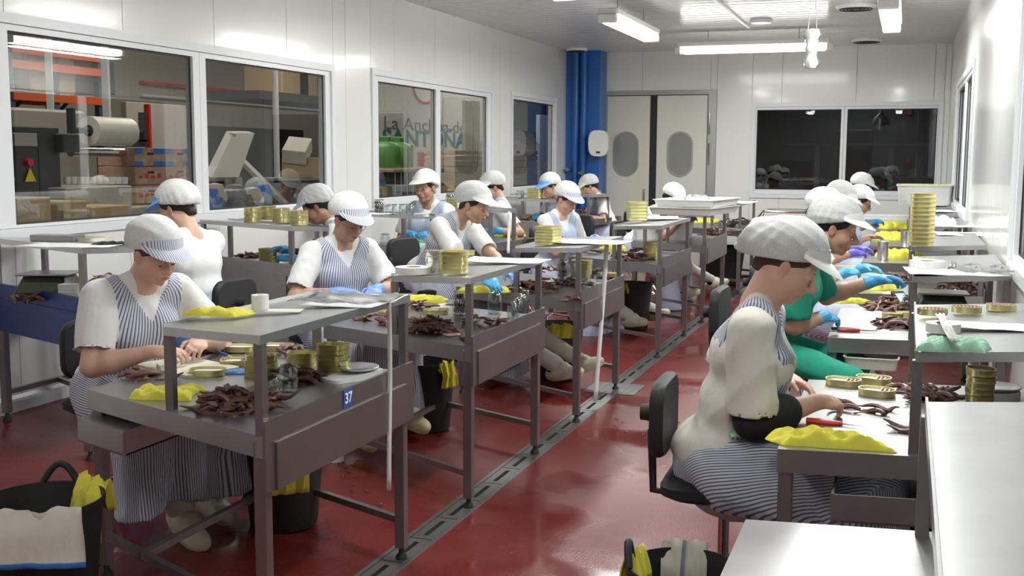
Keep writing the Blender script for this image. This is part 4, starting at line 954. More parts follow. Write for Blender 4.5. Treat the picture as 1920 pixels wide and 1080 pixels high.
# ------------------------------------------------------------------ small goods
def rrect(w_, h_, r, n=5):
    out = []
    for cx, cy, a0 in ((w_/2-r, h_/2-r, 0), (-w_/2+r, h_/2-r, 90), (-w_/2+r, -h_/2+r, 180), (w_/2-r, -h_/2+r, 270)):
        for k in range(n): a = radians(a0+90*k/(n-1)); out.append((cx+r*cos(a), cy+r*sin(a)))
    return out
TINS = {}
def tin_mesh(w_, h_, d_, r, mt, lid=False):
    key = (w_, h_, d_, mt, lid)
    if key in TINS: return TINS[key]
    R = lambda k, z: [(x*k, y*k, z) for x, y in rrect(w_, h_, r)]
    m = B(mt)
    if lid: m.loft([R(.97, 0), R(1, .002), R(1, d_*.55), R(.985, d_*.62), R(.985, d_*.85), R(1.01, d_*.9), R(1.01, d_), R(.96, d_), R(.94, d_*.9)])
    else: m.loft([R(.97, 0), R(1, .002), R(1, d_*.8), R(1.025, d_*.88), R(1.025, d_), R(.96, d_), R(.95, d_*.2), R(.3, d_*.18)])
    me = m.mesh('tin', True); TINS[key] = me; return me
ORD = ['bottom', 'second', 'third', 'fourth', 'fifth', 'sixth', 'seventh', 'eighth', 'ninth', 'tenth', 'eleventh', 'twelfth', 'thirteenth']
def tin_stack(px, py, z, n, where, w_=.115, h_=.08, d_=.024, r=.03, mt='gold_tin', rz=0, pos=None, top=None, desc='gold oval tin'):
    c = Vector(pos) if pos else PZ(px, py, z); me = tin_mesh(w_, h_, d_, r, mt, top == 'lid')
    for i in range(n):
        o = link('tin', me, None, (c.x+random.uniform(-.003, .003), c.y+random.uniform(-.003, .003), z+i*d_*1.005), rz+random.uniform(-.09, .09))
        tag(o, f"{desc}, {ORD[i] if i < n-1 or n == 1 else 'topmost'} of the stack {where}" if n > 1 else f"{desc} {where}", 'tin', 'tins '+where if n > 1 else None)
    return o
def open_tin(px, py, z, where, fill='both', w_=.15, h_=.1, d_=.027, rz=0, pos=None):
    c = Vector(pos) if pos else PZ(px, py, z); o = link('open_tin', tin_mesh(w_, h_, d_, .042, 'gold_tin'), None, c, rz)
    tag(o, 'open gold tin '+where, 'tin')
    q = rrect(w_*.86, h_*.84, .034); B('paper').prism(q, d_*.5, d_*.62).obj('paper_liner', o)
    if fill:
        n = 7 if fill == 'full' else 3
        for k in range(n):
            x = (-w_*.36+w_*.72*k/(n-1)) if fill == 'full' else w_*(.12+.11*k); hh = h_*.36 if abs(x) < w_*.3 else h_*.26
            B('fish_pink').tube([(x, -hh, d_*.7), (x+.002, 0, d_*.9), (x-.002, hh, d_*.7)], [.003, w_*.055, .003], 6).obj('anchovy_fillet', o, True)
    return o
def fish_mesh(k):
    rnd = random.Random(k); L = .085+.03*rnd.random(); bend = rnd.uniform(-2.2, 2.4); pts = []; rr = []; a = 0; x = z = y = 0
    for i in range(8):
        t = i/7; pts.append((x, y, z)); rr.append(.0062*(.25+1.5*math.sin(pi*(t*.8+.12)))*(1.1-t*.5)); a += bend/7; x += L/7*cos(a); y += L/7*sin(a)*.8; z += .006*sin(t*7+k)
    pts = [(p[0]-L/2, p[1], p[2]) for p in pts]
    m = B('fish'); m.tube(pts, rr, 6); m.v = [(x_, y_, z_*.75) for x_, y_, z_ in m.v]; return m.mesh('anchovy', True)
FISH = [fish_mesh(k) for k in range(8)]
def fish_pile(px, py, z, n, rx, ry, hgt, where, ang=None, pos=None, sz=1.25, spread=.6):
    c = Vector(pos) if pos else PZ(px, py, z)
    n = max(4, int(n*.56)); sz *= 1.12
    for i in range(n):
        r = math.sqrt(random.random()); a = random.random()*2*pi; x, y = rx*r*cos(a), ry*r*sin(a); zz = .007+hgt*(1-r**1.6)*random.uniform(.2, 1)
        th = (random.random()*2*pi) if ang is None else ang+random.uniform(-.35, .35)
        o = link('anchovy', FISH[random.randrange(8)], None, (c.x+x, c.y+y, z+zz), (random.uniform(-.4, .4), random.uniform(-.3, .3), th)); o.scale = (sz*random.uniform(.85, 1.1),)*3
        tag(o, 'brown salted anchovy in the '+where, 'fish', 'anchovies in the '+where)
def fish_stuff(px, py, z, n, rx, ry, hgt, label, pos=None, sz=1.3):
    c = Vector(pos) if pos else PZ(px, py, z); m = B('fish')
    for i in range(n):
        r = math.sqrt(random.random()); a = random.random()*6.28; me = FISH[random.randrange(8)]; M4 = Matrix.Translation((rx*r*cos(a), ry*r*sin(a), .006+hgt*(1-r*r)*random.random())) @ Matrix.Rotation(random.random()*6.28, 4, 'Z') @ Matrix.Rotation(random.uniform(-.4, .4), 4, 'Y') @ Matrix.Scale(sz, 4)
        m.add([tuple(M4 @ v.co) for v in me.vertices], [tuple(p.vertices) for p in me.polygons])
    tag(m.obj('anchovy_heap', None, True, c), label, 'fish', kind='stuff')
def jar(px, py, z, label, r=.035, h=.1, fill=None, group=None, pos=None):
    c = Vector(pos) if pos else PZ(px, py, z)
    if z < .9 and px < 1300+100 and c.x > -1.965: c.x = -1.965
    t = thing('glass_jar', c, label, 'jar', group)
    B('jar_glass').lathe([(.001, .002), (r*.9, .002), (r, .01), (r, h*.78), (r*.8, h*.88), (r*.82, h), (r*.86, h)], n=20, cap=False).obj('jar_wall', t, True)
    B('jar_glass').lathe([(.001, 0), (r*.85, 0), (r*.9, .006), (.001, .008)], n=20, cap=False).obj('jar_base', t, True)
    B('jar_glass').tube([(r*.87*cos(a), r*.87*sin(a), h*.93) for a in [2*pi*k/20 for k in range(21)]], .0028, 5).obj('jar_thread', t, True)
    if fill:
        m = B('fish'); rnd = random.Random(px)
        for k in range(26):
            a = k*2.4; q = r*.62; m.tube([(q*cos(a), q*sin(a), .012+(k % 5)*h*.13), (q*cos(a+.3)*1.08, q*sin(a+.3)*1.08, .012+(k % 5)*h*.13+h*.12), (q*cos(a+.2), q*sin(a+.2), .012+(k % 5)*h*.13+h*.24)], [.003, .0085, .003], 5)
        m.obj('packed_anchovies', t, True)['kind'] = 'stuff'
    return t
def cloth(px, py, z, w_, h_, label, mt='yellow_cloth', rz=0, amp=.02, seed=0, pos=None, cat='cloth', sq=.25, nx=34, ny=22, bunch=0.):
    """crumpled cloth lying on a surface"""
    c = Vector(pos) if pos else PZ(px, py, z); rng = random.Random(seed+px); ph = [rng.random()*6 for _ in range(8)]
    def f(u, v):
        x = (u-.5)*w_; y = (v-.5)*h_; y *= 1-bunch*sin(pi*u)*.7+.15*sin(u*7+ph[6])
        x += .08*w_*sin(v*4+ph[0]); y += .10*h_*sin(u*5+ph[1])
        r = max(abs(u-.5), abs(v-.5))*2; k = (1-r**6)
        zz = amp*k*(.5+abs(sin(u*9+v*4+ph[2]))*.55+abs(sin(v*12-u*7+ph[3]))*.45+.2*abs(sin(u*19+v*13+ph[4]))+.1*abs(sin(v*23-u*15+ph[5])))*(1+bunch*sin(pi*u))
        return x, y, max(zz, 0)+.003
    vs = [f(i/nx, j/ny) for j in range(ny+1) for i in range(nx+1)]; N_ = len(vs); vs += [(x, y, .0005) for x, y, z_ in vs]
    g = lambda i, j: j*(nx+1)+i; fs = [(g(i, j), g(i+1, j), g(i+1, j+1), g(i, j+1)) for j in range(ny) for i in range(nx)]; fs += [(N_+a, N_+d, N_+c_, N_+b) for a, b, c_, d in fs]
    for i in range(nx): fs += [(g(i+1, 0), g(i, 0), N_+g(i, 0), N_+g(i+1, 0)), (g(i, ny), g(i+1, ny), N_+g(i+1, ny), N_+g(i, ny))]
    for j in range(ny): fs += [(g(0, j), g(0, j+1), N_+g(0, j+1), N_+g(0, j)), (g(nx, j+1), g(nx, j), N_+g(nx, j), N_+g(nx, j+1))]
    return tag(B(mt).add(vs, fs).obj('cloth' if cat == 'cloth' else cat.replace(' ', '_'), None, True, c, rz), label, cat)
def hang(pts, width, dirv, label, mt='yellow_cloth', cat='cloth', wav=.012, seed=0, hem=None, flare=0., name='hanging_cloth'):
    """cloth hanging over an edge: pts = centre line, dirv = width direction"""
    pts = [Vector(p) for p in pts]; dv = Vector(dirv).normalized(); P = []
    for i in range(len(pts)-1):
        for k in range(6): P.append(pts[i].lerp(pts[i+1], k/6))
    P.append(pts[-1]); n = 20; nv = []
    for i, p in enumerate(P):
        d = (P[min(i+1, len(P)-1)]-P[max(i-1, 0)]).normalized(); nn = d.cross(dv).normalized(); t = i/(len(P)-1)
        for j in range(n+1):
            u = j/n-.5; nv.append(tuple(p+dv*u*width*(1+flare*(t-.5))+nn*(wav*sin(u*14+seed+t*2)+wav*.6*sin(u*29+seed*2+t*5)+wav*.5*sin(t*9+seed+u*4))))
    fs = [(i*(n+1)+j, i*(n+1)+j+1, (i+1)*(n+1)+j+1, (i+1)*(n+1)+j) for i in range(len(P)-1) for j in range(n)]
    o0 = Vector(nv[0]); m = B(mt); m.add([tuple(Vector(v)-pts[0]) for v in nv], fs)
    if hem:
        m.use(hem)
        for k in range(len(m.m)):
            j = k % n; i = k//n
            if i in (len(P)-2, 0) or j == 0: m.m[k] = 1
    o = m.obj(name, None, True, pts[0]); md = o.modifiers.new('thickness', 'SOLIDIFY'); md.thickness = .004; md.offset = 0
    return tag(o, label, cat)
def scale_white(px, py, z, label, rz=0, pos=None):
    c = Vector(pos) if pos else PZ(px, py, z); t = thing('kitchen_scale', c, label, 'scale', rz=rz)
    B('plastic_white').prism([(x, y) for x, y in rrect(.24, .17, .03)], 0, [.012+.02*(x+.12)/.24 for x, y in rrect(.24, .17, .03)]).obj('scale_body', t)
    B('steel_light').lathe([(.001, .034), (.08, .034), (.085, .042), (.08, .044), (.001, .04)], (.045, 0, 0), 28).obj('weighing_plate', t, True)
    b = B('lcd').box(-.105, -.06, -.05, .02, .0165, .0195).obj('display', t); b.rotation_euler = (0, -.08, 0); return t
def scale_black(px, py, z, label, rz=0, pos=None):
    c = Vector(pos) if pos else PZ(px, py, z); t = thing('platform_scale', c, label, 'scale', rz=rz)
    B('scale_dark').loft([[(x, y, zz) for x, y in rrect(w_, d_, .02)] for w_, d_, zz in ((.30, .28, 0), (.30, .28, .03), (.24, .22, .10), (.22, .2, .12))]).obj('scale_body', t, True)
    B('lcd').loft([[(-.12, -.145, .035), (.12, -.145, .035), (.1, -.118, .09), (-.1, -.118, .09)], [(-.12, -.15, .037), (.12, -.15, .037), (.1, -.123, .092), (-.1, -.123, .092)]]).obj('display', t)
    B('steel_light').box(-.14, .14, -.12, .12, .125, .135, .003).obj('weighing_plate', t); return t
def roll(px, py, z, label, r=.06, h=.04, lay=True, pos=None):
    c = Vector(pos) if pos else PZ(px, py, z); t = B('label_roll').lathe([(r*.45, 0), (r, 0), (r, h), (r*.45, h), (r*.45, 0)], n=28, cap=False).obj('label_roll', None, True, c)
    tag(t, label, 'roll'); B('cardboard').lathe([(r*.40, .002), (r*.45, .002), (r*.45, h-.002), (r*.40, h-.002), (r*.40, .002)], n=24, cap=False).obj('roll_core', t, True); return t
def sheet(px, py, z, w_, h_, label, rz=0, mt='paper', curl=.006, pos=None, cat='paper', name='paper_sheet'):
    c = Vector(pos) if pos else PZ(px, py, z); n = 10
    vs = [((i/n-.5)*w_, (j/n-.5)*h_, .0025+curl*(abs(sin(i*.8+j*.5))*.5+((i/n-.5)**2+(j/n-.5)**2)*1.6)) for j in range(n+1) for i in range(n+1)]
    fs = [(j*(n+1)+i, j*(n+1)+i+1, (j+1)*(n+1)+i+1, (j+1)*(n+1)+i) for j in range(n) for i in range(n)]
    o = B(mt).add(vs, fs).obj(name, None, True, c, rz); md = o.modifiers.new('t', 'SOLIDIFY'); md.thickness = .0012; return tag(o, label, cat)
def crate(pos, w_, d_, h_, label, mt='plastic_white', rz=0, t_=.006, group=None, name='plastic_crate', cat='crate'):
    t = thing(name, pos, label, cat, group, rz=rz)
    P = rrect(w_*.92, d_*.92, .03, 4); Q = rrect(w_, d_, .035, 4); I = rrect(w_*.97, d_*.97, .03, 4); J = rrect(w_*.88, d_*.88, .028, 4); O = rrect(w_*1.04, d_*1.04, .04, 4)
    B(mt).loft([[(x, y, 0) for x, y in P], [(x, y, h_*.93) for x, y in Q], [(x, y, h_*.93) for x, y in O], [(x, y, h_) for x, y in O], [(x, y, h_) for x, y in I], [(x, y, .01) for x, y in J]]).obj('crate_shell', t, True); return t
def tape(pa, zt_, zb, label, w_=.018, lean=0):
    a = Vector(pa); n = 14; vs = []
    for i in range(n+1):
        t = i/n; z = zt_+(zb-zt_)*t; x = a.x+.012+lean*t; y = a.y-.01*t+.006*sin(t*5); tw = .6*sin(t*2.2)
        for s_ in (-1, 1): vs.append((x+s_*w_/2*cos(tw), y+s_*w_/2*sin(tw), z))
    vs = [(x-a.x, y-a.y, z-zt_) for x, y, z in vs]; fs = [(2*i, 2*i+1, 2*i+3, 2*i+2) for i in range(n)]
    o = B('tape').add(vs, fs).obj('tape_strip', None, True, (a.x, a.y, zt_)); md = o.modifiers.new('t', 'SOLIDIFY'); md.thickness = .001; return tag(o, label, 'tape')
ZT, ZS = .8, 1.13
# ---- on table 37 (nearest left)
tin_stack(625, 702, ZT, 6, 'beside the kitchen scale, table 37', w_=.13, h_=.095, d_=.0215, r=.035)
o = tin_stack(490, 706, ZT, 3, 'behind the two empty jars on table 37', w_=.13, h_=.095, d_=.0215)
tin_stack(566, 688, ZT, 3, 'beside the tall stack on table 37', w_=.12, h_=.085, d_=.0215, rz=.3)
open_tin(390, 703, ZT, 'with white paper, nearest the yellow cloth on table 37', None, rz=.35)
open_tin(447, 684, ZT, 'with white paper, middle of three on table 37', 'some', rz=.4)
open_tin(450, 658, ZT+.004, 'with white paper close to the hands over table 37', None, rz=.3)
open_tin(520, 656, ZT, 'with paper and fillets at the back of table 37', 'some', rz=.25)
open_tin(490, 683, ZT+.067, 'holding fillets on top of the low tin stack on table 37', 'full', rz=.1, w_=.128, h_=.093, pos=(*PZ(490, 706, ZT).xy, ZT+.066))
jar(505, 748, ZT, 'empty glass jar at the near panel of table 37, left one', .036, .095); jar(541, 733, ZT, 'empty glass jar at the near panel of table 37, right one', .036, .105)
scale_white(655, 708, ZT, 'white kitchen scale with round steel plate on table 37', rz=1.05)
fish_pile(440, 762, ZT, 64, .13, .13, .075, 'big heap at the near rim of table 37'); fish_pile(563, 712, ZT, 22, .10, .10, .04, 'heap beside the jars on table 37')
fish_pile(285, 712, ZT, 16, .10, .05, .02, 'row lying by the left rim of table 37', ang=.3); fish_pile(540, 665, ZT, 12, .09, .06, .03, 'small heap at the back of table 37')
t = tag(B('plastic_cream').prism([(x, y) for x, y in rrect(.40, .26, .02)], 0, .012).obj('cutting_board', None, False, PZ(350, 690, ZT), -.35), 'cream cutting board under the hands on table 37', 'board')
cloth(312, 742, ZT, .24, .16, 'crumpled yellow cloth hanging at the rim of table 37', rz=.2, amp=.022, seed=3)
t = thing('knife', PZ(425, 668, ZT+.012), 'knife with blue handle on the cutting board of table 37', 'knife', rz=2.6)
B('blue_paint').tube([(0, 0, .006), (.1, 0, .006)], .007, 6).obj('handle', t, True); B('chrome').prism([(-.12, 0), (0, -.008), (0, .008)], .004, .006).obj('blade', t)
cloth(450, 700, ZT, .16, .07, 'small wet blue cloth among the open tins on table 37', 'apron_blue', rz=.4, amp=.008, seed=9)
cloth(410, 590, ZS-.01, .21, .10, 'folded yellow cloth on the shelf over table 37', rz=.15, amp=.016, seed=5, nx=24, ny=16)
roll(488, 580, ZS, 'upright white label roll on the shelf over table 37', .032, .055)
sheet(530, 583, ZS-.004, .14, .08, 'flat cream tin lid on the shelf over table 37', .3, 'plastic_cream', 0, cat='lid', name='cream_disc')
sheet(660, 566, ZS, .40, .34, 'clear film sheet over papers on the shelf of table 37', .1, 'film', .02, cat='film', name='film_sheet')
sheet(655, 568, ZS-.002, .3, .28, 'pale paper under the clear film on the shelf of table 37', .05, 'paper', .002)
a = PX(716, 585, -1.93); b = PX(706, 925, -1.93); tape((-1.91, a.y, 0), ZS, b.z, 'long white paper tape hanging from the shelf of table 37', lean=0)
for px, py, n, rx, ry, h_, lb in ((440, 762, 46, .115, .12, .05, 'lower layer of the big heap on table 37'), (812, 622, 40, .10, .10, .06, 'lower layer of the tall dark heap on the second table'), (748, 606, 24, .09, .09, .035, 'lower layer of the near left heap on the second table'),
        (1000, 545, 46, .15, .13, .07, 'lower layer of the large heap on the third table'), (1078, 534, 24, .12, .10, .04, 'lower layer of the middle heap on the third table'), (563, 712, 20, .09, .09, .03, 'lower layer of the heap beside the jars on table 37'),
        (1662, 578, 30, .08, .17, .04, 'lower layer of the heap on the second right table'), (1682, 612, 24, .11, .11, .03, 'lower layer of the loose heap at the second right rim'), (1752, 752, 20, .055, .085, .045, 'lower layer of the heap right of the near right post'), (1185, 486, 30, .15, .2, .08, 'lower layer of the heap on the fourth table')):
    fish_stuff(px, py, ZT, n, rx, ry, h_, 'brown anchovies, '+lb)
# drawer glove
cloth(262, 785, ZT-.098, .20, .05, 'pale green rubber glove on the drawer of table 37', 'lime_glove', rz=-.5, amp=.012, seed=12, cat='glove', nx=24, ny=10)
# ---- second table
fish_pile(690, 600, ZT, 14, .14, .04, .02, 'flat row at the left of the second table', ang=.1); fish_pile(748, 606, ZT, 30, .10, .10, .05, 'near left heap on the second table'); fish_pile(812, 622, ZT, 36, .11, .11, .08, 'tall dark heap on the second table')
fish_pile(905, 610, ZT, 18, .1, .08, .04, 'heap behind the panel of the second table'); fish_pile(786, 578, ZT, 18, .09, .07, .05, 'heap by the yellow cloth on the second table'); fish_pile(875, 640, ZT, 6, .08, .05, .01, 'scatter at the near corner of the second table')
jar(862, 590, ZT, 'tall jar packed with anchovies on the second table', .042, .14, 1); jar(928, 588, ZT, 'large empty jar behind the row of small glasses', .042, .125)
for k in range(8): jar(958+7*(k % 5)+9*(k//5), 598-8*(k % 5)-4*(k//5), ZT, 'small empty glass jar in the row along the panel of the second table', .022, .075, group='small glass jars along the panel of the second table')
open_tin(735, 592, ZT, 'empty, left of the fish heaps on the second table', None, rz=.2); open_tin(818, 588, ZT, 'holding fillets behind the tall dark heap', 'some', rz=.4)
scale_white(845, 578, ZT, 'white scale partly behind the packed jar on the second table', rz=.5)
cloth(790, 566, ZT, .34, .12, 'crumpled yellow cloth at the far left of the second table', rz=.2, amp=.025, seed=21); cloth(905, 548, ZT, .34, .10, 'twisted yellow cloth at the back of the second table', rz=.5, amp=.025, seed=25)
roll(775, 512, ZS-.012, 'large white label roll lying on the shelf of the second table', .09, .032)
tin_stack(851, 512, ZS, 5, 'on the shelf of the second table', w_=.13, h_=.10, d_=.0215, rz=.2); tin_stack(818, 511, ZS-.01, 4, 'beside the gold stack on the second shelf', mt='silver_tin', w_=.1, h_=.08, d_=.028, desc='silver tin')
open_tin(866, 478, ZS, 'with fillets behind the gold stack on the second shelf', 'some'); sheet(945, 490, ZS, .46, .28, 'white paper sheet on the shelf of the second table', .0)
# ---- third table
fish_pile(1000, 545, ZT, 42, .17, .14, .09, 'large heap at the left of the third table'); fish_pile(1030, 508, ZT, 20, .12, .12, .05, 'heap by the packed jar on the third table'); fish_pile(1078, 534, ZT, 24, .13, .10, .05, 'middle heap on the third table'); fish_pile(1068, 562, ZT, 7, .05, .04, .02, 'few pieces at the near corner of the third table')
jar(1055, 522, ZT, 'jar packed with anchovies on the third table', .045, .14, 1); jar(1072, 528, ZT, 'empty glass jar beside the packed jar on the third table', .04, .15)
for k in range(4): jar(1100+12*k, 540-6*k, ZT, 'small empty jar along the panel of the third table', .025, .07, group='small jars along the panel of the third table')
tin_stack(1090, 520, ZT, 5, 'on the third table behind its shelf post', w_=.15, h_=.1, d_=.026); open_tin(1140, 518, ZT, 'standing by the tape on the third table', None); open_tin(1029, 538, ZT, 'small, inside the fish of the third table', None, w_=.1, h_=.07)
tin_stack(1028, 458, ZS-.01, 6, 'on the shelf of the third table', w_=.14, h_=.13, d_=.02, r=.015, rz=-.3, desc='square gold tin'); sheet(1105, 455, ZS, .5, .36, 'white paper sheet on the shelf of the third table', -.05)
a = PX(1132, 452, -1.9); b = PX(1118, 782, -1.9); tape((-1.89, a.y, 0), ZS+.005, max(b.z, .05), 'long white tape hanging from the third shelf down to the floor', .03, lean=-.06)
cloth(1150, 467, ZT, .25, .18, 'yellow cloth at the left end of the fourth table', rz=.2, amp=.03, seed=31)
# ---- fourth to sixth table
fish_pile(1185, 486, ZT, 40, .16, .2, .10, 'heap on the fourth table'); fish_pile(1125, 476, ZT, 8, .16, .05, .015, 'flat row at the left of the fourth table', ang=0)
tin_stack(1222, 486, ZT, 6, 'on the fourth table beside the fish heap', w_=.14, h_=.1, d_=.026); tin_stack(1194, 413, ZS, 6, 'on the shelf of the fourth table', w_=.17, h_=.15, d_=.028, r=.015, rz=.4, desc='square gold tin')
sheet(1238, 409, ZS, .34, .5, 'white paper sheet on the shelf of the fourth table', .2)
cp = PZ(1245, 447, ZT); crate((cp.x, cp.y, ZT), .62, .5, .2, 'white plastic crate standing on the fifth table', rz=.1)
cp = PZ(1312, 398, ZS); crate((cp.x-.05, cp.y, ZS-.01), .66, 1.0, .075, 'white shallow crate on the fifth shelf, lower of two', rz=-.15); crate((cp.x-.03, cp.y+.03, ZS+.068), .64, .98, .075, 'white shallow crate on the fifth shelf, upper of two', rz=-.12)
cloth(0, 0, ZS, .3, .3, 'clear film bag crumpled in the top white crate', 'film', amp=.05, seed=41, pos=(cp.x, cp.y-.1, ZS+.10), cat='bag')
cloth(1317, 416, ZT, .4, .5, 'yellow cloth on the fifth table behind the crates', rz=0, amp=.03, seed=43); fish_stuff(1340, 440, ZT, 30, .2, .25, .08, 'brown anchovies spread at the right of the fifth table')
for k in range(3): jar(1345+9*k, 440-5*k, ZT, 'glass jar at the panel of the fifth table', .045, .14, group='jars at the panel of the fifth table')
fish_stuff(1390, 424, ZT, 40, .28, .35, .1, 'dark anchovies heaped on the farthest left table'); tin_stack(1375, 432, ZT, 1, 'lying flat at the near edge of the farthest left table', w_=.2, h_=.15, mt='silver_tin', desc='silver tin')
sheet(1385, 380, ZS, .4, .8, 'white sheet on the shelf of the farthest left table', 0)
# ---- tables by the window wall
ZB, ZH = .92, 1.225
for k, (px, py) in enumerate(((474, 418), (503, 414), (527, 419), (561, 424))): tin_stack(px, py-2, ZH-.005, 3, ['leftmost', 'second', 'third', 'rightmost'][k]+' on the shelf before pane two', w_=.125, h_=.11, d_=.034, r=.05, rz=-.3)
tin_stack(503, 492, ZB, 4, 'under the red glasses man\'s gloves', w_=.12, h_=.1, d_=.026)
fish_stuff(470, 482, ZB, 24, .1, .08, .03, 'anchovies beside the tins on the table under window one'); fish_stuff(545, 480, ZB, 20, .08, .08, .02, 'anchovies at the right of the table under window one')
jar(711, 400, ZH, 'small jar packed with anchovies on the shelf under window two', .045, .12, 1)
for k in range(4): jar(730+13*k, 403, ZH-.005, 'empty stackable glass on the shelf under window two', .035, .09, group='empty glasses on the shelf under window two')
tin_stack(789, 406, ZH-.01, 1, 'white topped, lying on the shelf under window two', mt='plastic_white', w_=.12, h_=.09, desc='white tin'); jar(722, 466, ZB, 'empty jar on the tray under window two', .04, .13); fish_stuff(722, 466, ZB, 10, .07, .05, .02, 'few anchovies around the jar under window two')
sheet(700, 402, ZH, .3, .2, 'white paper hanging at the left of the shelf under window two', 0)
cloth(787, 462, ZB, .3, .26, 'pale green towel on the tray in front of the woman in blue gloves', 'green_cloth', amp=.03, seed=51); roll(785, 448, ZB+.03, 'loose label roll on the pale green towel', .04, .03)
jar(845, 386, ZH-.01, 'jar of anchovies left of the gold tin near window two', .05, .13, 1); tin_stack(853, 389, ZH-.01, 3, 'beside the anchovy jar near window two', w_=.13, h_=.1, d_=.028)
cloth(957, 443, ZB, .24, .18, 'yellow cloth on the right corner of the table by the wall', amp=.03, seed=53); fish_stuff(935, 440, ZB, 16, .08, .06, .03, 'anchovies beside the yellow cloth at the wall table')
a = PZ(944, 396, ZH); tape((a.x+.05, a.y-.03, 0), ZH, .86, 'short white tape hanging beside the wall table post', .025)
tin_stack(1003, 372, ZH-.01, 5, 'on the shelf under window three', w_=.16, h_=.12, d_=.024, desc='gold square tin', r=.02); jar(975, 372, ZH, 'upturned glass jar at the end of the shelf under window three', .05, .09); fish_stuff(1000, 412, ZB, 30, .16, .1, .05, 'anchovies on the table under window three')
tin_stack(1090, 362, ZH-.01, 3, 'on the shelf before the blue column', w_=.16, h_=.12, d_=.026, desc='gold square tin', r=.02); open_tin(1112, 362, ZH-.01, 'open on the shelf before the blue column', 'some', w_=.2, h_=.16, d_=.035); fish_stuff(1110, 400, .9, 60, .24, .3, .09, 'anchovies heaped on the table before the blue column')
scale_black(95, 556, ZB, 'black platform scale with steel plate by the blue panelled table', rz=.35)
fish_stuff(62, 560, ZB, 40, .12, .08, .04, 'anchovies beside the black scale at the left edge'); fish_stuff(205, 535, ZB, 26, .1, .1, .06, 'anchovies behind the post of the blue panelled table')
for k in range(5): tag(link('white_dish', tin_mesh(.13, .09, .02, .02, 'plastic_white'), None, (*PZ(137, 566, ZB).xy, ZB+.019*k), .2), f'white rectangular dish, {ORD[k]} of the pile beside the black scale', 'dish', 'white dishes beside the black scale')
tag(B('steel').box(-.14, .14, -.05, .05, 0, .035, .003).obj('steel_bar_box', None, False, PZ(108, 452, ZH), .1), 'low grey steel box on the shelf at the left edge', 'box'); sheet(130, 462, ZH, .5, .26, 'white paper on the shelf of the blue panelled table', .2); cloth(205, 460, ZH, .16, .1, 'dark folded cloth on the shelf of the blue panelled table', 'scale_dark', amp=.012, seed=61)
tin_stack(160, 452, ZH, 1, 'flat on the left edge shelf beside the steel box', w_=.2, h_=.12, mt='plastic_cream', desc='cream plastic tray')
# ---- right wall tables
open_tin(1581, 722, ZT, 'nearest the hands of the woman in the black sleeve', 'some', rz=-.2, w_=.135, h_=.095); open_tin(1638, 718, ZT, 'farthest of the three on the near right table', 'some', rz=-.25, w_=.135, h_=.095); open_tin(1644, 741, ZT, 'rightmost of the three on the near right table', 'some', rz=-.2, w_=.135, h_=.095)
fish_pile(1635, 770, ZT, 5, .05, .02, .0, 'short row in the middle of the near right table', ang=1.9); fish_pile(1712, 735, ZT, 4, .03, .03, .01, 'small bunch left of the near right post', ang=.2); fish_pile(1752, 752, ZT, 26, .06, .09, .06, 'heap right of the near right post'); fish_pile(1705, 808, ZT, 9, .05, .05, .02, 'loose pieces at the foot of the near right post', ang=2.8); fish_pile(1562, 765, ZT, 8, .04, .03, .03, 'bunch held under the hand with the black sleeve')
cloth(1555, 834, ZT, .34, .12, 'twisted yellow cloth on the near rim of the near right table', rz=.15, amp=.022, seed=71, bunch=.4)
t = thing('knife', PZ(1540, 795, ZT), 'red handled knife beside the twisted yellow cloth', 'knife', rz=-.08)
B('red_plastic').tube([(-.05, 0, .008), (.03, 0, .008), (.07, .004, .008)], [.010, .011, .007], 8).obj('handle', t, True); B('chrome').prism([(.07, -.008), (.19, 0), (.07, .010)], .006, .008).obj('blade', t)
tin_stack(1835, 772, ZT, 6, 'on the near right table beside the white scale', w_=.085, h_=.115, d_=.022, r=.03, rz=.25, top=None)
open_tin(0, 0, ZT, 'empty, lying on the stack beside the white scale', None, w_=.088, h_=.118, rz=.3, pos=(*PZ(1835, 772, ZT).xy, ZT+.133))
scale_white(1846, 742, ZT, 'white kitchen scale at the right edge of the photo', rz=0)
for k, px in enumerate((1748, 1812, 1877)): open_tin(px, 590-4*k, ZS+.005, ['leftmost', 'middle', 'rightmost'][k]+' of three filled with anchovy fillets on the near right shelf', 'full', w_=.105, h_=.08, d_=.024, rz=.1)
roll(1768, 622, ZS, 'cream label roll on the near right shelf beside the towel', .055, .03); sheet(1860, 615, ZS+.004, .3, .16, 'white paper under the tins of the near right shelf', 0)
cloth(1785, 655, ZS-.005, .20, .13, 'folded mint green towel with orange stripes on the near right shelf', 'green_cloth', rz=.1, amp=.022, seed=75, cat='towel')
hang([PZ(1762, 590, ZS+.05), PZ(1775, 612, ZS+.07), PZ(1790, 640, ZS+.035)], .028, (1, .3, 0), 'curled white label strip lying across the cream roll', 'label_roll', 'label', .003, 1, name='label_strip')
cp = PZ(1600, 896, .62); crate((cp.x+.0, cp.y+.12, .625), .27, .2, .055, 'cream plastic tray with gloves in the drawer of the near right table', 'plastic_cream', name='plastic_tray', cat='tray')
cloth(0, 0, 0, .15, .1, 'green and blue rubber gloves lying in the cream drawer tray', 'green_container', pos=(cp.x-.03, cp.y+.12, .66), amp=.02, seed=77, cat='glove'); cloth(0, 0, 0, .1, .08, 'blue rubber glove in the cream drawer tray', 'apron_blue', pos=(cp.x+.03, cp.y+.13, .662), amp=.02, seed=78, cat='glove')
cp = PZ(1635, 657, .73); crate((cp.x, cp.y, .655), .26, .3, .06, 'cream plastic tray hung under the second right table', 'plastic_cream', name='plastic_tray', cat='tray')
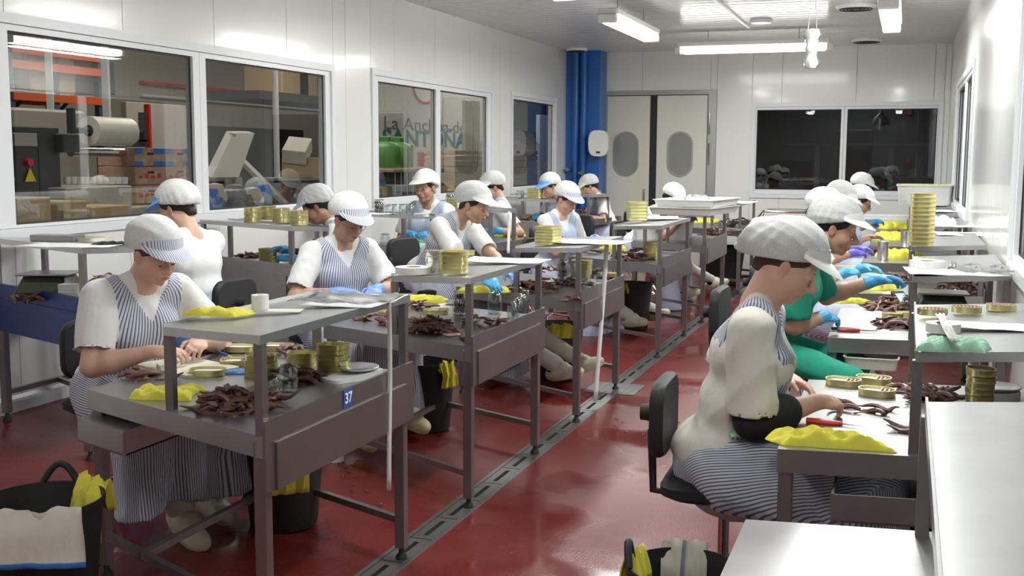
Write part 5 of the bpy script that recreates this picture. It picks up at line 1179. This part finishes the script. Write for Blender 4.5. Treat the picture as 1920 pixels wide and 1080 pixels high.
# second right table
t = thing('cutter', PZ(1600, 622, ZT), 'red and black cutter with open jaws on the second right table', 'cutter', rz=.1)
B('red_plastic').tube([(-.08, -.01, .01), (-.02, -.02, .012), (.03, -.005, .01)], .009, 7).obj('red_grip', t, True); B('rubber').tube([(-.11, .02, .01), (-.04, .02, .01), (.03, .0, .01)], .009, 7).obj('black_grip', t, True); B('chrome').prism([(.03, -.008), (.12, .0), (.03, .008)], .006, .012).obj('jaw', t)
fish_pile(1662, 578, ZT, 34, .09, .18, .06, 'heap in the middle of the second right table'); fish_pile(1682, 612, ZT, 34, .12, .12, .04, 'loose heap at the rim of the second right table')
open_tin(1672, 600, ZT, 'upright left one by the post of the second right table', None, w_=.11, h_=.08, d_=.04); open_tin(1698, 598, ZT, 'upright right one by the post of the second right table', None, w_=.11, h_=.08, d_=.04)
jar(1702, 585, ZT, 'jar of anchovies by the post of the second right table', .035, .1, 1); t = thing('small_scale', PZ(1690, 575, ZT+.0), 'small dark tilted scale with display on the second right table', 'scale', rz=.5)
B('scale_dark').loft([[(-.04, -.06, .0), (.04, -.06, .0), (.04, .06, .07), (-.04, .06, .07)], [(-.04, -.06, .02), (.04, -.06, .02), (.04, .06, .09), (-.04, .06, .09)]]).obj('scale_body', t); B('apron_pale').loft([[(-.03, -.04, .0345), (.03, -.04, .0345), (.03, .03, .076), (-.03, .03, .076)], [(-.03, -.04, .0365), (.03, -.04, .0365), (.03, .03, .078), (-.03, .03, .078)]]).obj('display', t)
scale_black(1765, 590, ZT, 'black platform scale under the second right shelf', rz=.05); jar(1780, 578, ZT, 'jar behind the black platform scale', .04, .12); fish_stuff(1805, 548, ZT, 60, .14, .2, .1, 'anchovies under the second right shelf near the wall'); tin_stack(1790, 545, ZT, 5, 'under the second right shelf near the wall', w_=.16, h_=.12, d_=.026)
roll(1738, 505, ZS-.005, 'white label roll lying on the second right shelf', .09, .045); sheet(1790, 512, ZS, .46, .36, 'large white paper on the second right shelf', .1); sheet(1840, 512, ZS+.006, .3, .42, 'clear film over the paper on the second right shelf', -.1, 'film', .03, cat='film', name='film_sheet')
cloth(1640, 540, ZT, .36, .26, 'large crumpled yellow cloth on the near rim of the third right table', rz=.2, amp=.04, seed=81); cloth(1600, 569, ZT, .2, .06, 'yellow glove finger by the green sleeve on the second right table', rz=.3, amp=.02, seed=82, cat='glove')
fish_stuff(1685, 528, ZT, 40, .14, .2, .06, 'anchovies on the third right table'); tin_stack(1727, 461, ZS, 12, 'on the third right shelf', w_=.155, h_=.13, d_=.0285, r=.05, desc='large gold oval tin')
sheet(1810, 440, ZS, .44, .42, 'white paper on the third right shelf', .1)
cloth(1688, 484, ZT, .3, .3, 'yellow cloth on the fourth right table', rz=.4, amp=.05, seed=84)
for px, py, lb in ((1655, 487, 'silver can standing on the fourth right table'), (1697, 463, 'silver can beside the yellow cloth on the fourth right table')): tag(B('silver_tin').lathe([(.001, 0), (.05, 0), (.05, .005), (.047, .012), (.047, .15), (.05, .157), (.05, .163), (.045, .16), (.001, .155)], n=20).obj('can', None, True, PZ(px, py, ZT)), lb, 'can')
fish_stuff(1650, 475, ZT, 30, .14, .18, .05, 'anchovies on the fourth right table'); cloth(1755, 422, ZS, .3, .4, 'crumpled white tissue on the fourth right shelf', 'paper', amp=.05, seed=86, cat='tissue'); sheet(1800, 424, ZS, .34, .5, 'white paper on the fourth right shelf', .1)
cloth(1665, 448, ZT, .34, .4, 'yellow cloth on the fifth right table', amp=.05, seed=88); fish_stuff(1690, 440, ZT, 30, .14, .2, .06, 'anchovies on the fifth right table'); cloth(1672, 427, ZT, .36, .5, 'yellow cloth on the farthest right table', amp=.05, seed=89); fish_stuff(1650, 425, ZT, 30, .14, .2, .06, 'anchovies on the farthest right table')
for k, (px, py) in enumerate(((1760, 398), (1745, 384))): sheet(px, py, ZS, .4, .5, ['nearer', 'farther'][k]+' white sheet on the far right shelves', .1, pos=(*((.28, 12.6), (.25, 14.2))[k], ZS+.012))
cp = (.2, 14.5); crate((*cp, ZS+.012), .62, .62, .24, 'white crate on the farthest right shelf', rz=0)
for k in range(4): cloth(0, 0, 0, .2, .24, 'yellow folded glove lying in the white crate on the farthest right shelf', pos=(cp[0]-.18+.12*k, cp[1]-.1+.06*k, ZS+.22), amp=.02, seed=90+k, cat='glove').__setitem__('group', 'yellow gloves in the far white crate')
# ---- trolley by the back wall, white cabinet
c = PZ(1520, 470, 0); t = thing('trolley', (-1.35, 15.0, 0), 'tubular steel trolley with white top by the back wall', 'trolley')
for y in (-.28, .28): B('chrome').tube([(-.45, y, .08), (-.45, y, .93), (-.4, y, 1.0), (.45, y, 1.0), (.5, y, .93), (.5, y, .08)], .02, 8).obj('trolley_frame', t, True)
B('plastic_white').box(-.44, .48, -.27, .27, .80, .84, .006).obj('trolley_top', t); B('steel_light').box(-.44, .48, -.27, .27, .3, .33, .004).obj('trolley_shelf', t)
for x in (-.45, .5):
    for y in (-.28, .28): B('rubber').tube([(x, y-.012, .04), (x, y+.012, .04)], .04, 12).obj('caster', t, True)
t = thing('white_cabinet', (-.45, 15.9, 0), 'low white cabinet below the back window', 'cabinet'); B('plastic_white').box(-.3, .5, -.3, .3, .05, .95, .01).obj('cabinet_body', t); B('plastic_white').box(-.27, .09, -.315, -.3, .1, .9, .004).obj('cabinet_door', t); B('plastic_white').box(.11, .47, -.315, -.3, .1, .9, .004).obj('cabinet_door', t)
t = thing('white_bin', (-2.35, 16.2, 0), 'white box shaped bin against the back wall with black bag edge', 'bin'); B('plastic_white').box(-.3, .3, -.3, .3, .03, .62, .02).obj('bin_body', t); B('rubber').box(-.32, .32, -.32, .32, .58, .78, .05).obj('bin_bag', t)

# ---- black rubber tubs, with cloths over their rims
def tub(px, py, z, r, h, label, pos=None, rz=0, handles=(1, -1)):
    c = Vector(pos) if pos else PZ(px, py, z); c.z = fz(c.x)+.001; t = thing('rubber_tub', c, label, 'tub', rz=rz)
    B('rubber').lathe([(.001, 0), (r*.78, 0), (r*.8, .01), (r, h), (r*1.03, h), (r*1.03, h-.02), (r*.985, h-.02), (r*.77, .015), (.001, .012)], n=30).obj('tub_body', t, True)
    if handles:
        for s_ in handles: B('rubber').tube([(s_*r*cos(a)*(1+.03), r*sin(a)*1.03, h+.065*sin(b)) for a, b in [(-.3+.6*k/10, pi*k/10) for k in range(11)]], .013, 8).obj('handle', t, True)
    return t, c
t1, c1 = tub(0, 0, 0, .205, .44, 'black rubber tub at the left edge with cloths on its rim', pos=PZ(80, 930, .44+.05), rz=2.0, handles=(1,))
t2, c2 = tub(0, 0, 0, .19, .40, 'black rubber tub under table 37', pos=(-2.62, 4.3, 0)); t3, c3 = tub(0, 0, 0, .17, .42, 'black rubber tub under the second left table', pos=(-2.72, 6.15, 0)); t4, c4 = tub(0, 0, 0, .19, .42, 'black rubber tub under the third left table', pos=(-2.45, 8.0, 0))
t5, c5 = tub(0, 0, 0, .17, .42, 'black rubber tub at the bottom centre beside the empty table', pos=PZ(1282, 1062, .42), rz=.15); t6, c6 = tub(0, 0, 0, .18, .42, 'black rubber tub under the near right table', pos=(.15, 4.2, 0)); t7, c7 = tub(0, 0, 0, .2, .45, 'black rubber tub under the fourth left table', pos=(-2.5, 10.6, 0)); t8, c8 = tub(0, 0, 0, .3, .5, 'black tub under the farthest left table', pos=(-2.3, 15.0, 0))

# ================================================================== THE WORKERS
V3 = lambda v: tuple(v)
BG = ('glove_blue', 'glove_blue'); LG = ('glove_lilac', 'glove_lilac')
GA = 'workers seated along the drain'
person('woman in striped apron and striped visor cap, bare hands over table 37', PY(292, 476, 4.0), -22, 22, 26, 4, 3, hands=(PZ(318, 652, .895), PZ(368, 640, .90)), feet=((*PZ(350, 1000, .07), -6, 14), (*PZ(395, 955, .09), -2, 10)),
       fat=1.16, visor='visor_stripe', hair='b', capm='net', skin='skin_fair', elbow=((-.3, -.6, -.8), (-.2, .8, -.6)), sleeve=.80, hem=-.36, curl=(.8, .9))
person('woman in white blouse with bright blue visor and apron bow, back turned', PY(330, 392, 5.35), 176, 9, 24, 8, 0, hands=((-4.35, 5.5, 1.0), (-4.35, 5.2, 1.0)), fat=1.14, visor='visor_blue', apron='apron_blue', bibon=False, bow='apron_blue',
       hair='d', skin='skin_fair', res=1, sleeve=.72)
person('man with red glasses, dark sleeves and blue gloves lifting gold tins', PY(592, 388, 7.25), 205, 22, 30, 0, 0, hands=(PY(518, 462, 7.1), PY(532, 478, 6.95)), visor='visor_stripe', capm='net_grey', glasses='red', gloves=BG, skin='skin_tan', res=1,
       arms=(('black_fabric', .9), ('black_fabric', .9)), apron='apron_fine', sleeve=.75)
person('woman with glasses, striped visor and lilac gloves at the second table', PY(655, 412, 5.95), -32, 14, 26, 4, 0, hands=(PY(662, 545, 5.8), PY(700, 542, 5.8)), feet=((*PZ(680, 828, .1), -10, 5), (*PZ(770, 797, .1), 0, 5)), fat=1.1, visor='visor_stripe', glasses='metal', gloves=LG,
       skin='skin_mid', hair='d', elbow=((-.3, -.9, -.6), (-.3, .9, -.6)), sleeve=.85, clog='clog_yellow', nose=.002)
person('woman looking up over the rail, light blue gloves, second wall window behind', PY(797, 352, 8.95), -88, 5, 8, -8, 4, hands=(PY(765, 432, 8.75), PY(800, 434, 8.75)), visor='visor_blue' if False else 'visor_white', gloves=BG, skin='skin_tan', res=1, apron='apron_fine', nose=.004, hair='d')
person('woman in profile with tall net cap and dark hair, blue gloves on fish heap', PY(890, 384, 7.35), -14, 34, 20, 4, 0, hands=(PZ(918, 528, .90), PZ(965, 520, .88)), feet=((*PZ(1052, 712, .1), 0, -15), (*PZ(1092, 700, .1), 0, -25)), visor='visor_white', capm='net_grey', gloves=('glove_blue', 'glove_lilac'),
       skin='skin_mid', hair='d', apron='apron_stripe', nose=.008, bag=.01, sleeve=.95, knees=.1)
person('woman seen from behind in white smock, arm reaching to the yellow cloth', PY(922, 352, 10.4), 196, 10, 26, 25, 0, hands=(PY(905, 432, 10.2), PY(918, 430, 10.0)), visor='visor_white', capm='net_grey', gloves=BG, skin='skin_mid', res=1, apron='apron_pale', bib=.12, fat=1.05)
person('woman with pale blue apron and dotted visor behind square gold tins', PY(1064, 374, 9.9), -28, 12, 28, 0, 0, hands=(PY(1105, 445, 9.9), PY(1122, 440, 10.05)), feet=((*PZ(1185, 612, .1), 0, -10), (*PZ(1228, 600, .1), 0, -20)), visor='visor_stripe', capm='net', gloves=('glove_lilac', 'glove_lilac'),
       skin='skin_fair', hair='b', res=1, apron='apron_pale', sleeve=.85, fat=1.05)
person('man with blue visor and dark sleeves under the third window, blue gloves', PY(1030, 350, 12.4), 232, 20, 26, 0, 0, hands=(PY(1003, 402, 12.1), PY(1020, 404, 12.1)), visor='visor_blue', capm='net_grey', gloves=BG, skin='skin_tan', res=2, arms=(('black_fabric', .9), ('black_fabric', .9)), apron='apron_pale')
person('woman with plain net cap seated before the blue column', PY(1104, 350, 14.4), 205, 22, 34, 0, 0, hands=(PY(1072, 400, 14.2), PY(1085, 402, 14.0)), visor='visor_white', capm='net_grey', skin='skin_mid', res=2, apron='apron_pale')
person('woman bent behind the white crates, only cap and shoulder showing', PY(1262, 372, 12.1), -10, 34, 46, 0, 0, hands=(PY(1290, 405, 12.0), PY(1300, 405, 12.2)), feet=((*PZ(1285, 560, .1), 0, -20), (*PZ(1340, 540, .1), 0, -20)), visor='visor_stripe', capm='net', skin='skin_tan', res=2, apron='apron_pale', hair='d')
GR = 'workers seated along the right wall'
person('woman in profile with black elbow sleeve and striped halter apron', PY(1480, 497, 3.95), 2, 11, 32, 0, 0, hands=(PZ(1563, 745, .875), PZ(1512, 716, .875)), fat=1.2, visor='visor_white', capm='net_grey', skin='skin_fair', hair='b', bag=.04, sleeve=.92,
       arms=(('black_fabric', .75), None), bib=.15, apron='apron_stripe', elbow=((-.25, -.35, -1), (-.2, .4, -1)), hem=-.30, back=.19, nose=.004, curl=(.9, .8), top='cloth_cream', scale=1.2)
person('woman in green scrubs, both blue gloves stretched over the second right table', PY(1568, 428, 5.75), -2, 25, 20, 0, 0, hands=(PZ(1560, 590, .90), PY(1668, 517, 6.2)), fat=1.08, visor='visor_white', capm='net_grey', skin='skin_mid', hair='d', top='scrub_green', apron=None, gloves=BG, sleeve=.9, nose=.006, pantom='scrub_green', clog='clog')
person('worker in striped apron leaning over the third right table, blue gloves', PY(1546, 398, 7.9), 0, 14, 30, 0, 0, hands=(PY(1600, 503, 7.9), PY(1642, 500, 8.0)), visor='visor_white', capm='net', skin='skin_fair', res=1, apron='apron_fine', gloves=BG, fat=1.1)
person('worker with grey cap and violet gloves behind the green scrubs', PY(1576, 376, 9.9), 0, 12, 30, 0, 0, hands=(PY(1615, 470, 9.9), PY(1628, 465, 10.1)), visor='visor_white', capm='net_grey', skin='skin_mid', res=2, apron='apron_pale', gloves=('glove_violet', 'glove_violet'))
person('worker with dark glasses, cap and bare hands at the right wall', PY(1614, 378, 11.6), 0, 12, 26, 0, 0, hands=(PY(1625, 443, 11.7), PY(1645, 440, 11.9)), visor='visor_white', capm='net', skin='skin_mid', res=2, apron='apron_pale', glasses='dark')
person('farthest worker on the right, cap against the dark back window', PY(1617, 350, 13.9), 0, 12, 26, 0, 0, hands=(PY(1650, 412, 13.9), PY(1640, 415, 14.1)), visor='visor_white', capm='net', skin='skin_mid', res=2, apron='apron_pale', gloves=BG)

# ---- swivel chairs under the seated workers
def make_chair():
    t = thing('swivel_chair', (0, 0, 0), 'x', 'chair', 'swivel chairs of the workers')
    B('black_fabric').loft([[(x, y, z) for x, y in rrect(w_, d_, .08)] for w_, d_, z in ((.36, .38, .0), (.42, .44, .02), (.42, .44, .05), (.36, .38, .07))]).obj('seat', t, True)
    m = B('rubber')
    m.loft([[(-.20-b, y, .27+z) for y, z in rrect(.36*k, .27*k, .07)] for b, k in ((0, .94), (.015, 1), (.035, 1), (.05, .94))]); m.obj('backrest', t, True)
    B('rubber').tube([(-.23, 0, .25), (-.27, 0, .2), (-.26, 0, -.02), (-.1, 0, -.03)], .016, 8).obj('back_bracket', t, True)
    B('rubber').tube([(-.25, 0, .27), (-.31, 0, .27)], [.032, .03], 10).obj('adjuster_knob', t, True)
    return t
CH = make_chair(); first = True
def place_chair(x, y, sz_, ang, label):
    global first
    t = CH if first else copy_tree(CH); first = False; zf = fz(x)
    t.location = (x, y, sz_); t.rotation_euler = (0, 0, radians(ang)); t['label'] = label; H_ = sz_-zf
    B('chrome').tube([(0, 0, -.01), (0, 0, -(H_-.16))], .02, 10).obj('gas_column', t, True)
    for k in range(5):
        a = 2*pi*k/5+.3; B('chrome').tube([(0, 0, -(H_-.16)), (.2*cos(a), .2*sin(a), -(H_-.15)), (.28*cos(a), .28*sin(a), -(H_-.02))], .013, 8).obj('leg', t, True)
bpy.context.view_layer.update()
for o in [o for o in list(COL.objects) if o.name.startswith('person') and o.parent is None]:
    l = o.location; place_chair(l.x, l.y, l.z-.145, math.degrees(o.rotation_euler.z), 'black swivel chair under the '+' '.join(o['label'].replace(',', '').split()[:10]))

# ---- cloths over the tubs, bottles
def rim(c, r, h, ang, o=0): return Vector((c.x+(r+o)*cos(ang), c.y+(r+o)*sin(ang), c.z+h))
for ang, w_, mt, lb, hm, dn, name in ((1.35, .175, 'yellow_cloth', 'bright yellow cloth over the far rim of the left edge tub', None, .2, 'hanging_cloth'), (-1.15, .40, 'white_cloth', 'stained white cloth with blue hem over the near rim of the left edge tub', 'blue_hem', .17, 'hanging_cloth')):
    p = rim(c1, .205, .44, ang); nn = Vector((cos(ang), sin(ang), 0)); tv = Vector((-sin(ang), cos(ang), 0))
    if ang > 0: pts = [p+nn*.012-Vector((0, 0, .05)), p+Vector((0, 0, .02)), p-nn*.04-Vector((0, 0, .06)), p-nn*.05-Vector((0, 0, dn))]; pts = [p+nn*.03+Vector((0, 0, -.10)), p+nn*.015+Vector((0, 0, .025)), p-nn*.03+Vector((0, 0, -.03)), p-nn*.05-Vector((0, 0, dn))]
    else: pts = [p-nn*.03-Vector((0, 0, .08)), p+Vector((0, 0, .02)), p+nn*.03-Vector((0, 0, .06)), p+nn*.05-Vector((0, 0, dn))]
    hang(pts, w_, tv, lb, mt, wav=.008, seed=ang*9, hem=hm, flare=.15)
for (c, r, h, ang, w_, dn, lb) in ((c2, .19, .40, -.9, .17, .2, 'yellow cloth hanging on the tub under table 37'), (c3, .17, .42, -.4, .12, .14, 'yellow cloth hanging on the tub under the second left table'), (c4, .19, .42, -1.2, .2, .08, 'yellow cloth on the tub under the third left table'), (c7, .2, .45, -2.0, .2, .25, 'yellow cloth on the tub under the fourth left table'), (c5, .17, .42, 2.9, .09, .25, 'yellow glove over the left rim of the bottom centre tub')):
    p = rim(c, r, h, ang); nn = Vector((cos(ang), sin(ang), 0)); tv = Vector((-sin(ang), cos(ang), 0))
    hang([p-nn*.03-Vector((0, 0, .08)), p+Vector((0, 0, .02)), p+nn*.03-Vector((0, 0, .06)), p+nn*.03-Vector((0, 0, dn))], w_, tv, lb, wav=.008, seed=ang*7+dn)
ang = 1.75; p = rim(c5, .17, .42, ang); nn = Vector((cos(ang), sin(ang), 0)); tv = Vector((-sin(ang), cos(ang), 0))
striped('towel_stripe', 0, .09, (.62, .60, .50), (.22, .22, .28), .16)
hang([p+nn*.03-Vector((0, 0, .1)), p+Vector((0, 0, .022)), p-nn*.03-Vector((0, 0, .06)), p-nn*.05-Vector((0, 0, .25))], .15, tv, 'cream dish towel with grey stripes over the bottom centre tub', 'towel_stripe', wav=.004, seed=2, cat='towel')
def bottle(px, py, label, r, h, mt, band=None):
    c = PZ(px, py, .02); c.z = fz(c.x); t = thing('bottle', c, label, 'bottle')
    B(mt).lathe([(.001, 0), (r, .0), (r, h*.7), (r*.4, h*.9), (r*.36, h)], n=18).obj('bottle_body', t, True); B('plastic_white').lathe([(r*.4, h*.97), (r*.4, h*1.06), (.001, h*1.06)], n=12).obj('cap', t, True)
    B(band or 'paper').lathe([(r*1.01, h*.2), (r*1.01, h*.55)], n=18, cap=False).obj('bottle_label', t, True)
bottle(630, 872, 'white bottle standing by the tub under table 37', .045, .2, 'plastic_white'); bottle(447, 915, 'clear bottle with blue label on the floor behind the near legs', .05, .26, 'jar_glass', 'apron_blue')
c = PZ(927, 715, 0); tag(B('orange_bin').lathe([(.001, 0), (.09, 0), (.11, .28), (.1, .28), (.001, .26)], n=18).obj('orange_bucket', None, True, (c.x, c.y, fz(c.x))), 'orange bucket on the floor under the second left table', 'bucket')
# scraps of anchovy on the floor
for i in range(70):
    px, py = random.choice(((640, 900, 80, 40), (900, 735, 90, 25), (870, 745, 60, 20), (1210, 800, 120, 90), (1220, 560, 60, 30)))[:2]; c = PZ(px+random.gauss(0, 50), py+random.gauss(0, 25), 0)
    if abs(c.x-DX) < .08 or c.x > .3: continue
    o = link('fish_scrap', FISH[random.randrange(8)], None, (c.x, c.y, fz(c.x)+.006), random.random()*6); o.scale = (.35, .5, .5); tag(o, 'small brown fish scrap lying on the red floor', 'scrap', 'fish scraps on the floor')

# towel on the lap, papers and odds and ends near the camera
cloth(0, 0, 0, .22, .26, 'mint green towel spread on the lap of the woman in the black sleeve', 'green_cloth', rz=.2, amp=.02, seed=101, pos=PY(1432, 806, 3.86), cat='towel')
